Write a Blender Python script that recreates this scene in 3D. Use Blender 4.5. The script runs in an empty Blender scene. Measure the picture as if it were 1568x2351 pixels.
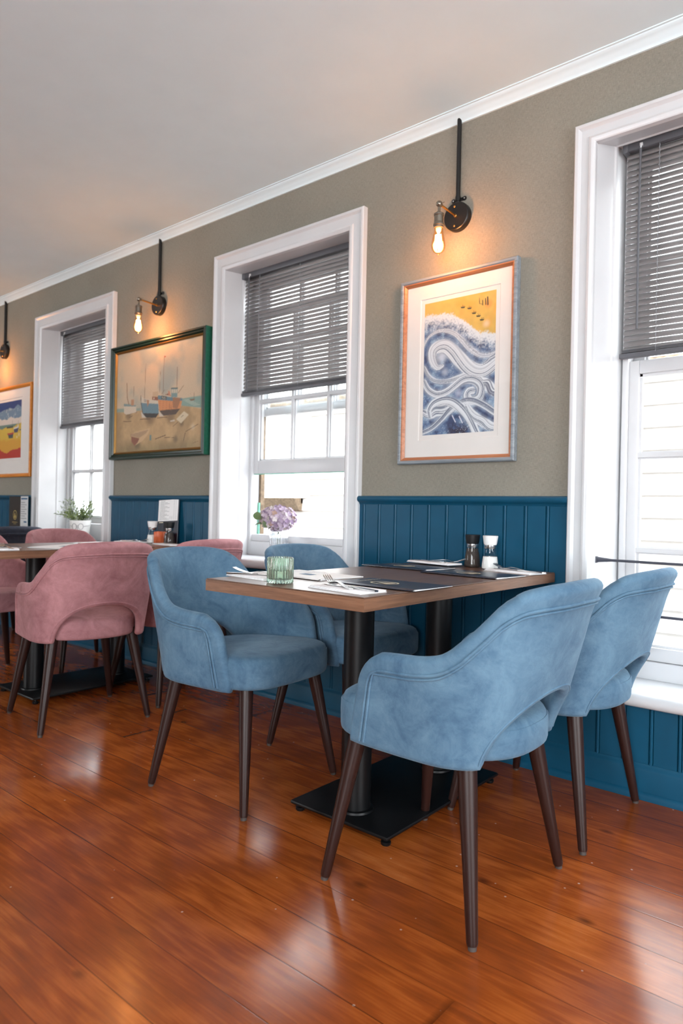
import bpy, bmesh, math, random
import numpy as np
from mathutils import Vector, Matrix
random.seed(7)
S = bpy.context.scene
COL = S.collection
PI = math.pi

# ------------------------------------------------------------------ camera
YAW, PITCH, ROLL, FPX = 0.698768, -0.000319, 0.0214513, 1576.36
CAM = Vector((0.0, -2.488905, 0.957982))
def camera():
    f = Vector((-math.sin(YAW) * math.cos(PITCH), math.cos(YAW) * math.cos(PITCH), math.sin(PITCH)))
    r = Vector((math.cos(YAW), math.sin(YAW), 0)); u = r.cross(f)
    r2 = r * math.cos(ROLL) + u * math.sin(ROLL); u2 = -r * math.sin(ROLL) + u * math.cos(ROLL)
    cd = bpy.data.cameras.new('camera'); o = bpy.data.objects.new('camera', cd); COL.objects.link(o)
    m = Matrix.Identity(4)
    for i in range(3):
        m[i][0] = r2[i]; m[i][1] = u2[i]; m[i][2] = -f[i]; m[i][3] = CAM[i]
    o.matrix_world = m
    cd.sensor_fit = 'HORIZONTAL'; cd.sensor_width = 36.0; cd.lens = 36.0 * FPX / 1568.0
    cd.clip_start = 0.05; cd.clip_end = 200
    cd.dof.use_dof = True; cd.dof.focus_distance = 2.0; cd.dof.aperture_fstop = 6.3
    S.camera = o
camera()

# ------------------------------------------------------------------ light and exposure
S.view_settings.view_transform = 'Standard'; S.view_settings.look = 'None'
S.view_settings.gamma = 1.0; S.view_settings.use_curve_mapping = False
S.view_settings.exposure = 0.15
W = bpy.data.worlds.new('sky'); S.world = W; W.use_nodes = True
bg = W.node_tree.nodes['Background']; bg.inputs[0].default_value = (0.93, 0.965, 1.0, 1); bg.inputs[1].default_value = 10.5
def area(name, loc, rot, sx, sy, power, col=(1, 1, 1)):
    l = bpy.data.lights.new(name, 'AREA'); l.shape = 'RECTANGLE'; l.size = sx; l.size_y = sy; l.energy = power; l.color = col
    o = bpy.data.objects.new(name, l); o.location = loc; o.rotation_euler = rot; COL.objects.link(o); return o
RX, LX, BY, CZ = 3.3, -8.6, -5.4, 2.622           # right wall, left wall, wall behind the camera, ceiling
# added fill lights standing in for unseen windows behind and beside the camera
area('fill_behind', (1.0, BY - 0.12, 1.45), (PI / 2, 0, 0), 2.2, 1.7, 66, (0.94, 0.98, 1.0))
area('fill_behind', (-7.4, BY - 0.12, 1.45), (PI / 2, 0, 0), 1.6, 1.7, 26, (0.90, 0.97, 1.0))
area('fill_side', (RX + 0.12, -2.3, 1.08), (PI / 2, 0, PI / 2), 2.6, 1.25, 44, (0.92, 0.97, 1.0))

# ------------------------------------------------------------------ materials
def srgb(r, g, b):
    f = lambda c: (c / 255) / 12.92 if c / 255 <= 0.04045 else ((c / 255 + 0.055) / 1.055) ** 2.4
    return (f(r), f(g), f(b), 1.0)
class NT:
    def __init__(s, name):
        s.m = bpy.data.materials.new(name); s.m.use_nodes = True; s.t = s.m.node_tree
        s.p = s.t.nodes['Principled BSDF']; s.out = s.t.nodes['Material Output']
    def n(s, typ, **kw):
        x = s.t.nodes.new(typ)
        for k, v in kw.items(): setattr(x, k, v)
        return x
    def l(s, a, b): s.t.links.new(a, b)
    def set(s, **kw):
        for k, v in kw.items(): s.p.inputs[k.replace('_', ' ')].default_value = v
        return s
    def math(s, op, a, b=None, c=None):
        x = s.n('ShaderNodeMath', operation=op)
        for i, v in enumerate((a, b, c)):
            if v is None: continue
            if isinstance(v, (int, float)): x.inputs[i].default_value = v
            else: s.l(v, x.inputs[i])
        return x.outputs[0]
    def noise(s, vec, scale, detail=3, rough=0.5, dist=0.0):
        x = s.n('ShaderNodeTexNoise'); x.inputs['Scale'].default_value = scale; x.inputs['Detail'].default_value = detail
        x.inputs['Roughness'].default_value = rough; x.inputs['Distortion'].default_value = dist
        if vec: s.l(vec, x.inputs['Vector'])
        return x.outputs['Fac']
    def coord(s, scale=(1, 1, 1), kind='Object'):
        tc = s.n('ShaderNodeTexCoord'); mp = s.n('ShaderNodeMapping'); mp.inputs['Scale'].default_value = scale
        s.l(tc.outputs[kind], mp.inputs['Vector']); return mp.outputs[0]
    def ramp(s, fac, stops):
        x = s.n('ShaderNodeValToRGB'); e = x.color_ramp.elements
        while len(e) < len(stops): e.new(0.5)
        for i, (p, c) in enumerate(stops): e[i].position = p; e[i].color = c
        s.l(fac, x.inputs[0]); return x.outputs[0]
    def mix(s, fac, a, b, mode='MIX'):
        x = s.n('ShaderNodeMix', data_type='RGBA', blend_type=mode)
        if isinstance(fac, (int, float)): x.inputs[0].default_value = fac
        else: s.l(fac, x.inputs[0])
        for i, v in ((6, a), (7, b)):
            if isinstance(v, tuple): x.inputs[i].default_value = v
            else: s.l(v, x.inputs[i])
        return x.outputs[2]
    def base(s, sock): s.l(sock, s.p.inputs['Base Color'])
    def bump(s, h, strength=0.2, dist=0.01):
        b = s.n('ShaderNodeBump'); b.inputs['Strength'].default_value = strength; b.inputs['Distance'].default_value = dist
        s.l(h, b.inputs['Height']); s.l(b.outputs[0], s.p.inputs['Normal'])
def simple(name, col, rough=0.5, metal=0.0, spec=0.5, coat=0.0, var=0.06, scale=30):
    """plain paint, plastic or metal with a slight procedural unevenness"""
    a = NT(name); a.set(Roughness=rough, Metallic=metal, Coat_Weight=coat); a.p.inputs['Specular IOR Level'].default_value = spec
    n = a.noise(a.coord(), scale, 3)
    lo = tuple(c * (1 - var) for c in col[:3]) + (1,); hi = tuple(min(1, c * (1 + var)) for c in col[:3]) + (1,)
    a.base(a.ramp(n, [(0.3, lo), (0.7, hi)])); return a.m

def m_velvet(name, dark, light, sheen=0.5):
    a = NT(name); v = a.coord()
    n1 = a.noise(v, 8, 6, 0.68, 0.9); n2 = a.noise(v, 46, 5, 0.7, 0.8); n3 = a.noise(v, 500, 2, 0.5)
    f = a.math('ADD', a.math('MULTIPLY', n1, 0.75), a.math('MULTIPLY', n2, 0.25))
    a.base(a.ramp(f, [(0.34, dark), (0.64, light)]))
    a.set(Roughness=0.82, Sheen_Weight=sheen, Sheen_Roughness=0.38); a.p.inputs['Specular IOR Level'].default_value = 0.2
    a.p.inputs['Sheen Tint'].default_value = tuple(min(1, c * 1.6 + 0.25) for c in light[:3]) + (1,)
    a.bump(a.math('ADD', n3, a.math('MULTIPLY', n2, 1.2)), 0.12, 0.002); return a.m

def m_floor():
    a = NT('pine_boards')
    tc = a.n('ShaderNodeTexCoord'); sp = a.n('ShaderNodeSeparateXYZ'); a.l(tc.outputs['Object'], sp.inputs[0])
    X, Y = sp.outputs[0], sp.outputs[1]
    BW = 0.1425
    yy = a.math('DIVIDE', a.math('ADD', Y, 1.583), BW)
    row = a.math('FLOOR', yy); fy = a.math('SUBTRACT', yy, row)
    wn = a.n('ShaderNodeTexWhiteNoise', noise_dimensions='1D'); a.l(row, wn.inputs['W'])
    xx = a.math('DIVIDE', a.math('ADD', X, a.math('MULTIPLY', wn.outputs['Value'], 4.6)), 4.6)
    seg = a.math('FLOOR', xx); fx = a.math('SUBTRACT', xx, seg)
    idv = a.math('ADD', a.math('MULTIPLY', row, 7.31), a.math('MULTIPLY', seg, 3.77))
    wn2 = a.n('ShaderNodeTexWhiteNoise', noise_dimensions='1D'); a.l(idv, wn2.inputs['W'])
    rnd = wn2.outputs['Value']
    cb = a.n('ShaderNodeCombineXYZ'); a.l(a.math('ADD', X, a.math('MULTIPLY', rnd, 40)), cb.inputs[0]); a.l(Y, cb.inputs[1]); a.l(a.math('MULTIPLY', rnd, 9), cb.inputs[2])
    v = cb.outputs[0]
    def mp(scale):
        m = a.n('ShaderNodeMapping'); m.inputs['Scale'].default_value = scale; a.l(v, m.inputs['Vector']); return m.outputs[0]
    grain = a.noise(mp((1.3, 20, 1)), 3.0, 3, 0.55, 0.9)
    fine = a.noise(mp((5, 90, 1)), 2.0, 2, 0.5)
    blot = a.noise(tc.outputs['Object'], 2.3, 4, 0.55, 0.4)
    wave = a.n('ShaderNodeTexWave', wave_type='RINGS', rings_direction='Y'); wave.inputs['Scale'].default_value = 3.2; wave.inputs['Distortion'].default_value = 7
    wave.inputs['Detail'].default_value = 2.5; wave.inputs['Detail Scale'].default_value = 1.2; a.l(mp((0.5, 6, 1)), wave.inputs['Vector'])
    tone = a.math('ADD', a.math('MULTIPLY', grain, 0.26), a.math('ADD', a.math('MULTIPLY', rnd, 0.12), a.math('ADD', a.math('MULTIPLY', fine, 0.08), a.math('MULTIPLY', wave.outputs['Fac'], 0.07))))
    tone = a.math('ADD', tone, a.math('ADD', a.math('MULTIPLY', blot, 0.30), a.math('MULTIPLY', a.noise(mp((2.2, 5, 1)), 2.0, 5, 0.6, 0.6), 0.16)))
    c = a.ramp(tone, [(0.30, srgb(112, 52, 22)), (0.48, srgb(146, 70, 27)), (0.60, srgb(178, 94, 39)), (0.78, srgb(206, 126, 64))])
    # knots
    vo = a.n('ShaderNodeTexVoronoi'); vo.inputs['Scale'].default_value = 3.4; vo.inputs['Randomness'].default_value = 1.0; a.l(mp((1.0, 1.7, 1)), vo.inputs['Vector'])
    kn = a.ramp(vo.outputs['Distance'], [(0.015, (1, 1, 1, 1)), (0.10, (0, 0, 0, 1))])
    c = a.mix(a.math('MULTIPLY', kn, 0.72), c, srgb(58, 22, 8))
    # worn, scuffed blotches
    dirt = a.noise(tc.outputs['Object'], 9, 5, 0.7, 0.3)
    c = a.mix(a.math('MULTIPLY', a.ramp(dirt, [(0.46, (0, 0, 0, 1)), (0.84, (1, 1, 1, 1))]), 0.30), c, srgb(116, 56, 32))
    # paint specks
    vs = a.n('ShaderNodeTexVoronoi'); vs.inputs['Scale'].default_value = 14; a.l(tc.outputs['Object'], vs.inputs['Vector'])
    c = a.mix(a.ramp(vs.outputs['Distance'], [(0.03, (0.7, 0.7, 0.7, 1)), (0.055, (0, 0, 0, 1))]), c, srgb(205, 180, 160))
    # gaps
    e1 = a.math('MINIMUM', fy, a.math('SUBTRACT', 1.0, fy)); e2 = a.math('MINIMUM', fx, a.math('SUBTRACT', 1.0, fx))
    g1 = a.ramp(e1, [(0.004, (1, 1, 1, 1)), (0.016, (0, 0, 0, 1))]); g2 = a.ramp(e2, [(0.0003, (1, 1, 1, 1)), (0.0008, (0, 0, 0, 1))])
    g = a.math('MAXIMUM', g1, g2)
    gs = a.math('MULTIPLY', g, a.ramp(a.noise(mp((2.5, 3, 1)), 1.0, 3), [(0.35, (0.30, 0.30, 0.30, 1)), (0.65, (0.85, 0.85, 0.85, 1))]))
    c = a.mix(gs, c, srgb(44, 18, 8))
    a.base(c)
    rr = a.noise(tc.outputs['Object'], 5, 5, 0.65)
    sc = a.noise(mp((9, 60, 1)), 1.5, 2, 0.6)
    a.l(a.math('ADD', 0.08, a.math('ADD', a.math('MULTIPLY', rr, 0.17), a.math('MULTIPLY', sc, 0.03))), a.p.inputs['Roughness'])
    a.p.inputs['Specular IOR Level'].default_value = 0.5
    h = a.math('SUBTRACT', a.math('MULTIPLY', grain, 0.10), a.math('MULTIPLY', g, 1.3))
    a.bump(h, 0.05, 0.003); return a.m

def m_weave():
    a = NT('woven_wallpaper'); tc = a.n('ShaderNodeTexCoord')
    def mp(s):
        m = a.n('ShaderNodeMapping'); m.inputs['Scale'].default_value = s; a.l(tc.outputs['Object'], m.inputs['Vector']); return m.outputs[0]
    h = a.noise(mp((60, 60, 620)), 1.0, 3, 0.7); v = a.noise(mp((620, 620, 60)), 1.0, 3, 0.7); b = a.noise(mp((3, 3, 3)), 1, 3)
    f = a.math('ADD', a.math('MULTIPLY', a.math('ADD', h, v), 0.42), a.math('MULTIPLY', b, 0.16))
    a.base(a.ramp(f, [(0.32, srgb(112, 107, 97)), (0.52, srgb(139, 134, 123)), (0.72, srgb(160, 155, 144))]))
    a.set(Roughness=0.8); a.p.inputs['Specular IOR Level'].default_value = 0.25
    a.bump(a.math('ADD', h, v), 0.15, 0.002); return a.m

def m_wood(name, stops, axis='y', rough=0.4, spec=0.5, coat=0.0):
    a = NT(name)
    sc = {'x': (1.2, 22, 22), 'y': (22, 1.2, 22), 'z': (22, 22, 1.2)}[axis]
    v = a.coord(sc); g = a.noise(v, 2.2, 6, 0.65, 0.8); f = a.noise(a.coord(tuple(s * 6 for s in sc)), 2.0, 3, 0.6)
    c = a.ramp(a.math('ADD', a.math('MULTIPLY', g, 0.7), a.math('MULTIPLY', f, 0.3)), stops)
    a.base(c); a.set(Roughness=rough, Coat_Weight=coat); a.p.inputs['Specular IOR Level'].default_value = spec
    a.bump(f, 0.06, 0.002); return a.m

def m_glass(name, col=(1, 1, 1, 1), rough=0.0, ior=1.45, trans=1.0):
    a = NT(name); a.set(Roughness=rough, IOR=ior, Transmission_Weight=trans); a.p.inputs['Base Color'].default_value = col
    return a.m
def m_thin(name, tint=(1, 1, 1, 1), refl=1.0):
    """thin sheet of glass: fresnel reflection over a clear sheet"""
    a = NT(name); a.t.nodes.remove(a.p)
    tr = a.n('ShaderNodeBsdfTransparent'); tr.inputs[0].default_value = tint
    gl = a.n('ShaderNodeBsdfGlossy'); gl.inputs['Roughness'].default_value = 0.02
    lw = a.n('ShaderNodeLayerWeight'); lw.inputs['Blend'].default_value = 0.5
    fr = a.math('ADD', 0.07, a.math('MULTIPLY', a.math('POWER', lw.outputs['Facing'], 5.0), 0.9))
    mx = a.n('ShaderNodeMixShader'); a.l(a.math('MULTIPLY', fr, refl), mx.inputs[0]); a.l(tr.outputs[0], mx.inputs[1]); a.l(gl.outputs[0], mx.inputs[2])
    a.l(mx.outputs[0], a.out.inputs[0]); return a.m
def m_emit(name, col, st):
    a = NT(name); a.p.inputs['Emission Color'].default_value = col; a.p.inputs['Emission Strength'].default_value = st; a.p.inputs['Base Color'].default_value = col
    return a.m
def m_attr(name, rough=0.6, grain=0.0):
    a = NT(name); at = a.n('ShaderNodeVertexColor'); at.layer_name = 'paint'
    if grain:
        n = a.noise(a.coord(), 320, 2, 0.6); a.base(a.mix(grain, at.outputs[0], a.ramp(n, [(0.35, (0.1, 0.1, 0.1, 1)), (0.65, (0.9, 0.9, 0.9, 1))]), 'SOFT_LIGHT'))
    else: a.base(at.outputs[0])
    a.set(Roughness=rough); return a.m

M = dict(
    floor=m_floor(), wall=m_weave(),
    ceil=simple('matt_ceiling_paint', srgb(224, 241, 247), 0.9, spec=0.2, var=0.015, scale=6),
    white=simple('white_gloss_paint', srgb(207, 208, 210), 0.32, var=0.02, scale=9),
    oldwhite=simple('weathered_white_paint', srgb(236, 234, 228), 0.6, var=0.05, scale=14),
    blue=simple('blue_panel_paint', srgb(14, 73, 100), 0.42, spec=0.28, var=0.07, scale=12),
    bluevel=m_velvet('dusty_blue_velvet', srgb(66, 96, 122), srgb(100, 132, 154), 0.25),
    pinkvel=m_velvet('dusty_pink_velvet', srgb(144, 98, 102), srgb(184, 134, 138), 0.28),
    greyvel=m_velvet('charcoal_velvet', srgb(40, 44, 54), srgb(64, 68, 80), 0.2),
    leg=m_wood('dark_walnut_leg', [(0.2, srgb(33, 17, 14)), (0.8, srgb(49, 26, 21))], 'z', 0.40, 0.35),
    glide=simple('scuffed_glide', srgb(70, 62, 58), 0.6),
    top=m_wood('walnut_laminate', [(0.28, srgb(74, 52, 42)), (0.5, srgb(100, 74, 60)), (0.72, srgb(122, 94, 77))], 'y', 0.30),
    edge=m_wood('walnut_edging', [(0.28, srgb(88, 60, 42)), (0.5, srgb(122, 86, 64)), (0.75, srgb(150, 112, 86))], 'y', 0.4),
    edgex=m_wood('walnut_edging_end', [(0.28, srgb(88, 60, 42)), (0.5, srgb(122, 86, 64)), (0.75, srgb(150, 112, 86))], 'x', 0.4),
    black=simple('black_powder_coat', srgb(11, 12, 14), 0.42, spec=0.3, var=0.1),
    blackm=simple('black_lamp_metal', srgb(14, 14, 15), 0.4, var=0.1),
    brass=simple('aged_brass', srgb(196, 150, 88), 0.28, 1.0),
    nickel=simple('antique_nickel', srgb(150, 142, 130), 0.3, 1.0),
    steel=simple('polished_steel', srgb(205, 205, 205), 0.22, 1.0),
    blind=simple('grey_blind', srgb(92, 93, 98), 0.42, var=0.05),
    slat=simple('grey_slat', srgb(146, 142, 141), 0.38, var=0.05),
    cord=simple('grey_cord', srgb(140, 142, 146), 0.7),
    clear=simple('clear_clip', srgb(225, 228, 230), 0.2),
    pane=m_thin('window_glass', (0.97, 0.98, 0.98, 1)), picglass=m_thin('picture_glass', (1, 1, 1, 1), 0.7),
    bulb=m_thin('amber_bulb_glass', (1.0, 0.80, 0.56, 1), 1.0),
    filament=m_emit('glowing_filament', (1.0, 0.60, 0.26, 1), 60),
    mat=simple('ivory_mount', srgb(220, 217, 213), 0.85, var=0.01),
    greygrain=m_wood('grey_limed_frame', [(0.3, srgb(92, 100, 108)), (0.7, srgb(158, 166, 172))], 'x', 0.45),
    greygrainv=m_wood('grey_limed_frame_upright', [(0.3, srgb(92, 100, 108)), (0.7, srgb(158, 166, 172))], 'z', 0.45),
    copper=m_wood('copper_inner_edge', [(0.3, srgb(140, 84, 52)), (0.7, srgb(196, 130, 90))], 'x', 0.35),
    green=simple('dark_green_frame', srgb(10, 38, 30), 0.34, var=0.12, scale=40),
    greenside=simple('green_frame_side', srgb(28, 92, 72), 0.5, var=0.15, scale=60),
    gilt=simple('old_gilt', srgb(134, 98, 44), 0.32, 0.6),
    gold=m_wood('golden_wood_frame', [(0.3, srgb(176, 98, 26)), (0.7, srgb(226, 148, 52))], 'x', 0.35),
    paint=m_attr('print_surface', 0.55), canvas=m_attr('canvas_surface', 0.5, 0.12),
    paper=simple('white_paper', srgb(240, 240, 240), 0.55, var=0.015), napkin=simple('white_napkin', srgb(238, 238, 240), 0.9, var=0.03, scale=200),
    navy=simple('navy_menu_cover', srgb(26, 33, 52), 0.3, var=0.06), darkmenu=simple('dark_brown_menu_cover', srgb(40, 34, 34), 0.4),
    goldfoil=simple('gold_foil', srgb(206, 178, 108), 0.35, 0.3), ink=simple('grey_ink', srgb(120, 122, 126), 0.7), blueink=simple('blue_ink', srgb(32, 92, 132), 0.6),
    palefoil=simple('pale_foil', srgb(216, 206, 180), 0.4),
    greenglass=m_glass('green_glass', (0.74, 0.93, 0.81, 1), trans=0.93), orangeglass=m_glass('orange_glass', (0.95, 0.26, 0.10, 1), trans=0.55),
    vase=m_glass('pale_blue_glass', (0.93, 0.97, 1.0, 1)), jar=m_thin('mill_glass', (0.97, 0.98, 0.97, 1), 0.55),
    wax=simple('tealight_wax', srgb(244, 240, 228), 0.6),
    pepper=simple('peppercorns', srgb(52, 40, 35), 0.7, var=0.75, scale=420), salt=simple('salt_crystals', srgb(240, 240, 240), 0.8, var=0.04, scale=400),
    millblack=simple('black_mill_cap', srgb(20, 20, 22), 0.5), millwhite=simple('white_mill_cap', srgb(236, 236, 236), 0.45),
    pot=simple('white_ceramic', srgb(242, 241, 238), 0.3, var=0.01), soil=simple('potting_soil', srgb(50, 38, 30), 0.95),
    stem=simple('plant_stem', srgb(84, 104, 58), 0.6), iron=simple('grey_iron', srgb(72, 74, 84), 0.45),
    siding=simple('white_clapboard', srgb(210, 206, 202), 0.7, var=0.03), gutter=simple('rusty_gutter', srgb(124, 108, 88), 0.8, var=0.5, scale=24),
    ledge=simple('weathered_ledge', srgb(108, 92, 74), 0.85, var=0.4, scale=40), darkglass=simple('dark_window_glass', srgb(150, 156, 160), 0.2),
    aqua=simple('flaking_aqua_paint', srgb(120, 190, 165), 0.6, var=0.2, scale=50), paving=simple('dark_asphalt', srgb(84, 82, 80), 0.9, var=0.12),
    rendered=simple('outer_render', srgb(214, 210, 204), 0.9, var=0.05),
)
def m_leaf(name, lo, hi):
    a = NT(name); oi = a.n('ShaderNodeNewGeometry'); a.base(a.ramp(oi.outputs['Random Per Island'], [(0.0, lo), (1.0, hi)]))
    a.set(Roughness=0.5, Subsurface_Weight=0.0); return a.m
M['leaf'] = m_leaf('narrow_leaf', srgb(44, 66, 34), srgb(134, 152, 84))
M['bigleaf'] = m_leaf('hydrangea_leaf', srgb(34, 56, 40), srgb(140, 166, 90))
M['petal'] = NT('hydrangea_petal')
_a = M['petal']; _g = _a.n('ShaderNodeNewGeometry')
_a.base(_a.ramp(_g.outputs['Random Per Island'], [(0.0, srgb(138, 116, 146)), (0.35, srgb(178, 160, 182)), (0.7, srgb(212, 198, 208)), (0.9, srgb(206, 202, 194)), (1.0, srgb(170, 138, 124))]))
_a.set(Roughness=0.6); M['petal'] = _a.m

# ------------------------------------------------------------------ mesh helpers
def finish(name, bm, mat, parent=None, smooth=True, ang=35, mats=None):
    me = bpy.data.meshes.new(name); bm.normal_update(); bm.to_mesh(me); bm.free()
    for m in (mats or [mat]): me.materials.append(m)
    o = bpy.data.objects.new(name, me); COL.objects.link(o)
    if smooth:
        for p in me.polygons: p.use_smooth = True
        me.set_sharp_from_angle(angle=math.radians(ang))
    if parent is not None: o.parent = parent
    return o
def thing(name, label, cat, loc=(0, 0, 0), rz=0.0, group=None, kind=None):
    o = bpy.data.objects.new(name, None); COL.objects.link(o); o.location = loc; o.rotation_euler = (0, 0, rz)
    o.empty_display_size = 0.05
    if label: o['label'] = label
    if cat: o['category'] = cat
    if group: o['group'] = group
    if kind: o['kind'] = kind
    return o
def tag(o, label=None, cat=None, group=None, kind=None):
    for k, v in (('label', label), ('category', cat), ('group', group), ('kind', kind)):
        if v: o[k] = v
    return o
def B(): return bmesh.new()
def box(bm, x0, x1, y0, y1, z0, z1, bev=0.0, seg=2, mat=0):
    vs = [bm.verts.new((x, y, z)) for x in (x0, x1) for y in (y0, y1) for z in (z0, z1)]
    fs = [bm.faces.new([vs[i] for i in q]) for q in ((0, 1, 3, 2), (4, 6, 7, 5), (0, 4, 5, 1), (2, 3, 7, 6), (0, 2, 6, 4), (1, 5, 7, 3))]
    for f in fs: f.material_index = mat
    if bev > 0:
        es = list({e for f in fs for e in f.edges})
        bmesh.ops.bevel(bm, geom=es, offset=bev, segments=seg, affect='EDGES', profile=0.5)
    return vs
def lathe(bm, prof, cx=0, cy=0, z0=0, n=32, rib=0, amp=0.0, ribrange=None, cap=True, mat=0):
    rings = []
    for i, (r, z) in enumerate(prof):
        ring = []
        for k in range(n):
            t = 2 * PI * k / n; rr = r
            if rib and (ribrange is None or ribrange[0] <= i <= ribrange[1]): rr = r + amp * math.cos(rib * t)
            ring.append(bm.verts.new((cx + rr * math.cos(t), cy + rr * math.sin(t), z0 + z)))
        rings.append(ring)
    for a, b in zip(rings, rings[1:]):
        for k in range(n):
            f = bm.faces.new((a[k], a[(k + 1) % n], b[(k + 1) % n], b[k])); f.material_index = mat
    if cap:
        for ring, rev in ((rings[0], True), (rings[-1], False)):
            try: bm.faces.new(list(reversed(ring)) if rev else ring).material_index = mat
            except ValueError: pass
def tube(bm, pts, rad, n=8, cap=True, closed=False, mat=0):
    pts = [Vector(p) for p in pts]; N = len(pts); rings = []
    up = None
    for i, p in enumerate(pts):
        d = (pts[(i + 1) % N] - pts[i - 1]) if closed else (pts[min(i + 1, N - 1)] - pts[max(i - 1, 0)])
        d.normalize()
        if up is None:
            up = Vector((0, 0, 1)) if abs(d.z) < 0.9 else Vector((1, 0, 0))
        s = d.cross(up)
        if s.length < 1e-6: s = d.cross(Vector((0, 1, 0.3)))
        s.normalize(); up = s.cross(d).normalized()
        r = rad[i] if isinstance(rad, (list, tuple)) else rad
        rings.append([bm.verts.new(p + (s * math.cos(2 * PI * k / n) + up * math.sin(2 * PI * k / n)) * r) for k in range(n)])
    M_ = N if closed else N - 1
    for i in range(M_):
        a, b = rings[i], rings[(i + 1) % N]
        for k in range(n):
            bm.faces.new((a[k], a[(k + 1) % n], b[(k + 1) % n], b[k])).material_index = mat
    if cap and not closed:
        bm.faces.new(list(reversed(rings[0]))).material_index = mat; bm.faces.new(rings[-1]).material_index = mat
def extrude_profile_x(bm, prof, x0, x1, cap=True, mat=0):
    """closed (y,z) outline swept along x"""
    a = [bm.verts.new((x0, y, z)) for y, z in prof]; b = [bm.verts.new((x1, y, z)) for y, z in prof]; n = len(prof)
    for i in range(n): bm.faces.new((a[i], b[i], b[(i + 1) % n], a[(i + 1) % n])).material_index = mat
    if cap: bm.faces.new(list(reversed(a))).material_index = mat; bm.faces.new(b).material_index = mat
    bmesh.ops.recalc_face_normals(bm, faces=bm.faces[:])
def recalc(bm): bmesh.ops.recalc_face_normals(bm, faces=bm.faces[:])
def copy_tree(o, parent=None):
    c = o.copy(); COL.objects.link(c)
    if parent is not None: c.parent = parent
    for ch in [x for x in bpy.data.objects if x.parent == o]: copy_tree(ch, c)
    return c
def smoothstep(a, b, x):
    t = np.clip((x - a) / (b - a + 1e-9), 0, 1); return t * t * (3 - 2 * t)

# ------------------------------------------------------------------ setting
WT = 0.24                                           # wall thickness
# window openings: casing outline (xl, xr, top), sill top, opening at the wall face and at the sash
WIN = [
    dict(n=1, xl=-5.128, xr=-4.053, zt=2.371, zs=0.70, cw=0.098, bl=-5.022, br=-4.158, zb=2.292),
    dict(n=2, xl=-3.037, xr=-1.972, zt=2.366, zs=0.70, cw=0.090, bl=-2.952, br=-2.056, zb=2.300),
    dict(n=3, xl=-0.988, xr=0.085, zt=2.388, zs=0.362, cw=0.076, bl=-0.872, br=-0.030, zb=2.366),
    dict(n=4, xl=1.09, xr=2.16, zt=2.388, zs=0.70, cw=0.08, bl=1.18, br=2.07, zb=2.33),
]
def structure(o): o['kind'] = 'structure'; return o
bm = B()
xs = LX
for w in WIN:
    a, b = w['xl'] + 0.02, w['xr'] - 0.02
    box(bm, xs, a, 0, WT, 0, CZ)
    box(bm, a, b, 0, WT, 0, w['zs'] - 0.02); box(bm, a, b, 0, WT, w['zt'] - 0.01, CZ)
    xs = b
box(bm, xs, RX, 0, WT, 0, CZ)
structure(finish('wall_back', bm, M['wall'], smooth=False))
bm = B(); box(bm, LX - 0.2, RX + 0.2, BY - 0.2, WT, -0.1, 0); structure(finish('floor', bm, M['floor'], smooth=False))
bm = B(); box(bm, LX - 0.2, RX + 0.2, BY - 0.2, WT, CZ, CZ + 0.12); structure(finish('ceiling', bm, M['ceil'], smooth=False))
bm = B(); box(bm, LX - 0.15, LX, BY, 0, 0, CZ); structure(finish('wall_left', bm, M['wall'], smooth=False))
def wall_with_holes_y(name, y0, y1, x0, x1, holes, z0, z1):
    bm = B(); x = x0
    for a, b in holes:
        box(bm, x, a, y0, y1, 0, CZ); box(bm, a, b, y0, y1, 0, z0); box(bm, a, b, y0, y1, z1, CZ); x = b
    box(bm, x, x1, y0, y1, 0, CZ); return structure(finish(name, bm, M['wall'], smooth=False))
wall_with_holes_y('wall_front', BY - 0.1, BY, LX, RX, [(-8.2, -6.6), (-0.1, 2.1)], 0.6, 2.3)
bm = B(); box(bm, RX, RX + 0.1, BY, -3.6, 0, CZ); box(bm, RX, RX + 0.1, -1.0, 0, 0, CZ); box(bm, RX, RX + 0.1, -3.6, -1.0, 0, 0.45); box(bm, RX, RX + 0.1, -3.6, -1.0, 1.72, CZ)
structure(finish('wall_right', bm, M['wall'], smooth=False))

# cornice
bm = B()
prof = [(0.0, 2.583), (-0.008, 2.583), (-0.010, 2.590), (-0.016, 2.594), (-0.024, 2.602), (-0.036, 2.610), (-0.048, 2.6135), (-0.050, 2.618), (-0.058, 2.618), (-0.058, CZ), (0, CZ)]
extrude_profile_x(bm, prof, LX, RX); structure(finish('trim_1', bm, M['ceil'], ang=50))

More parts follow.
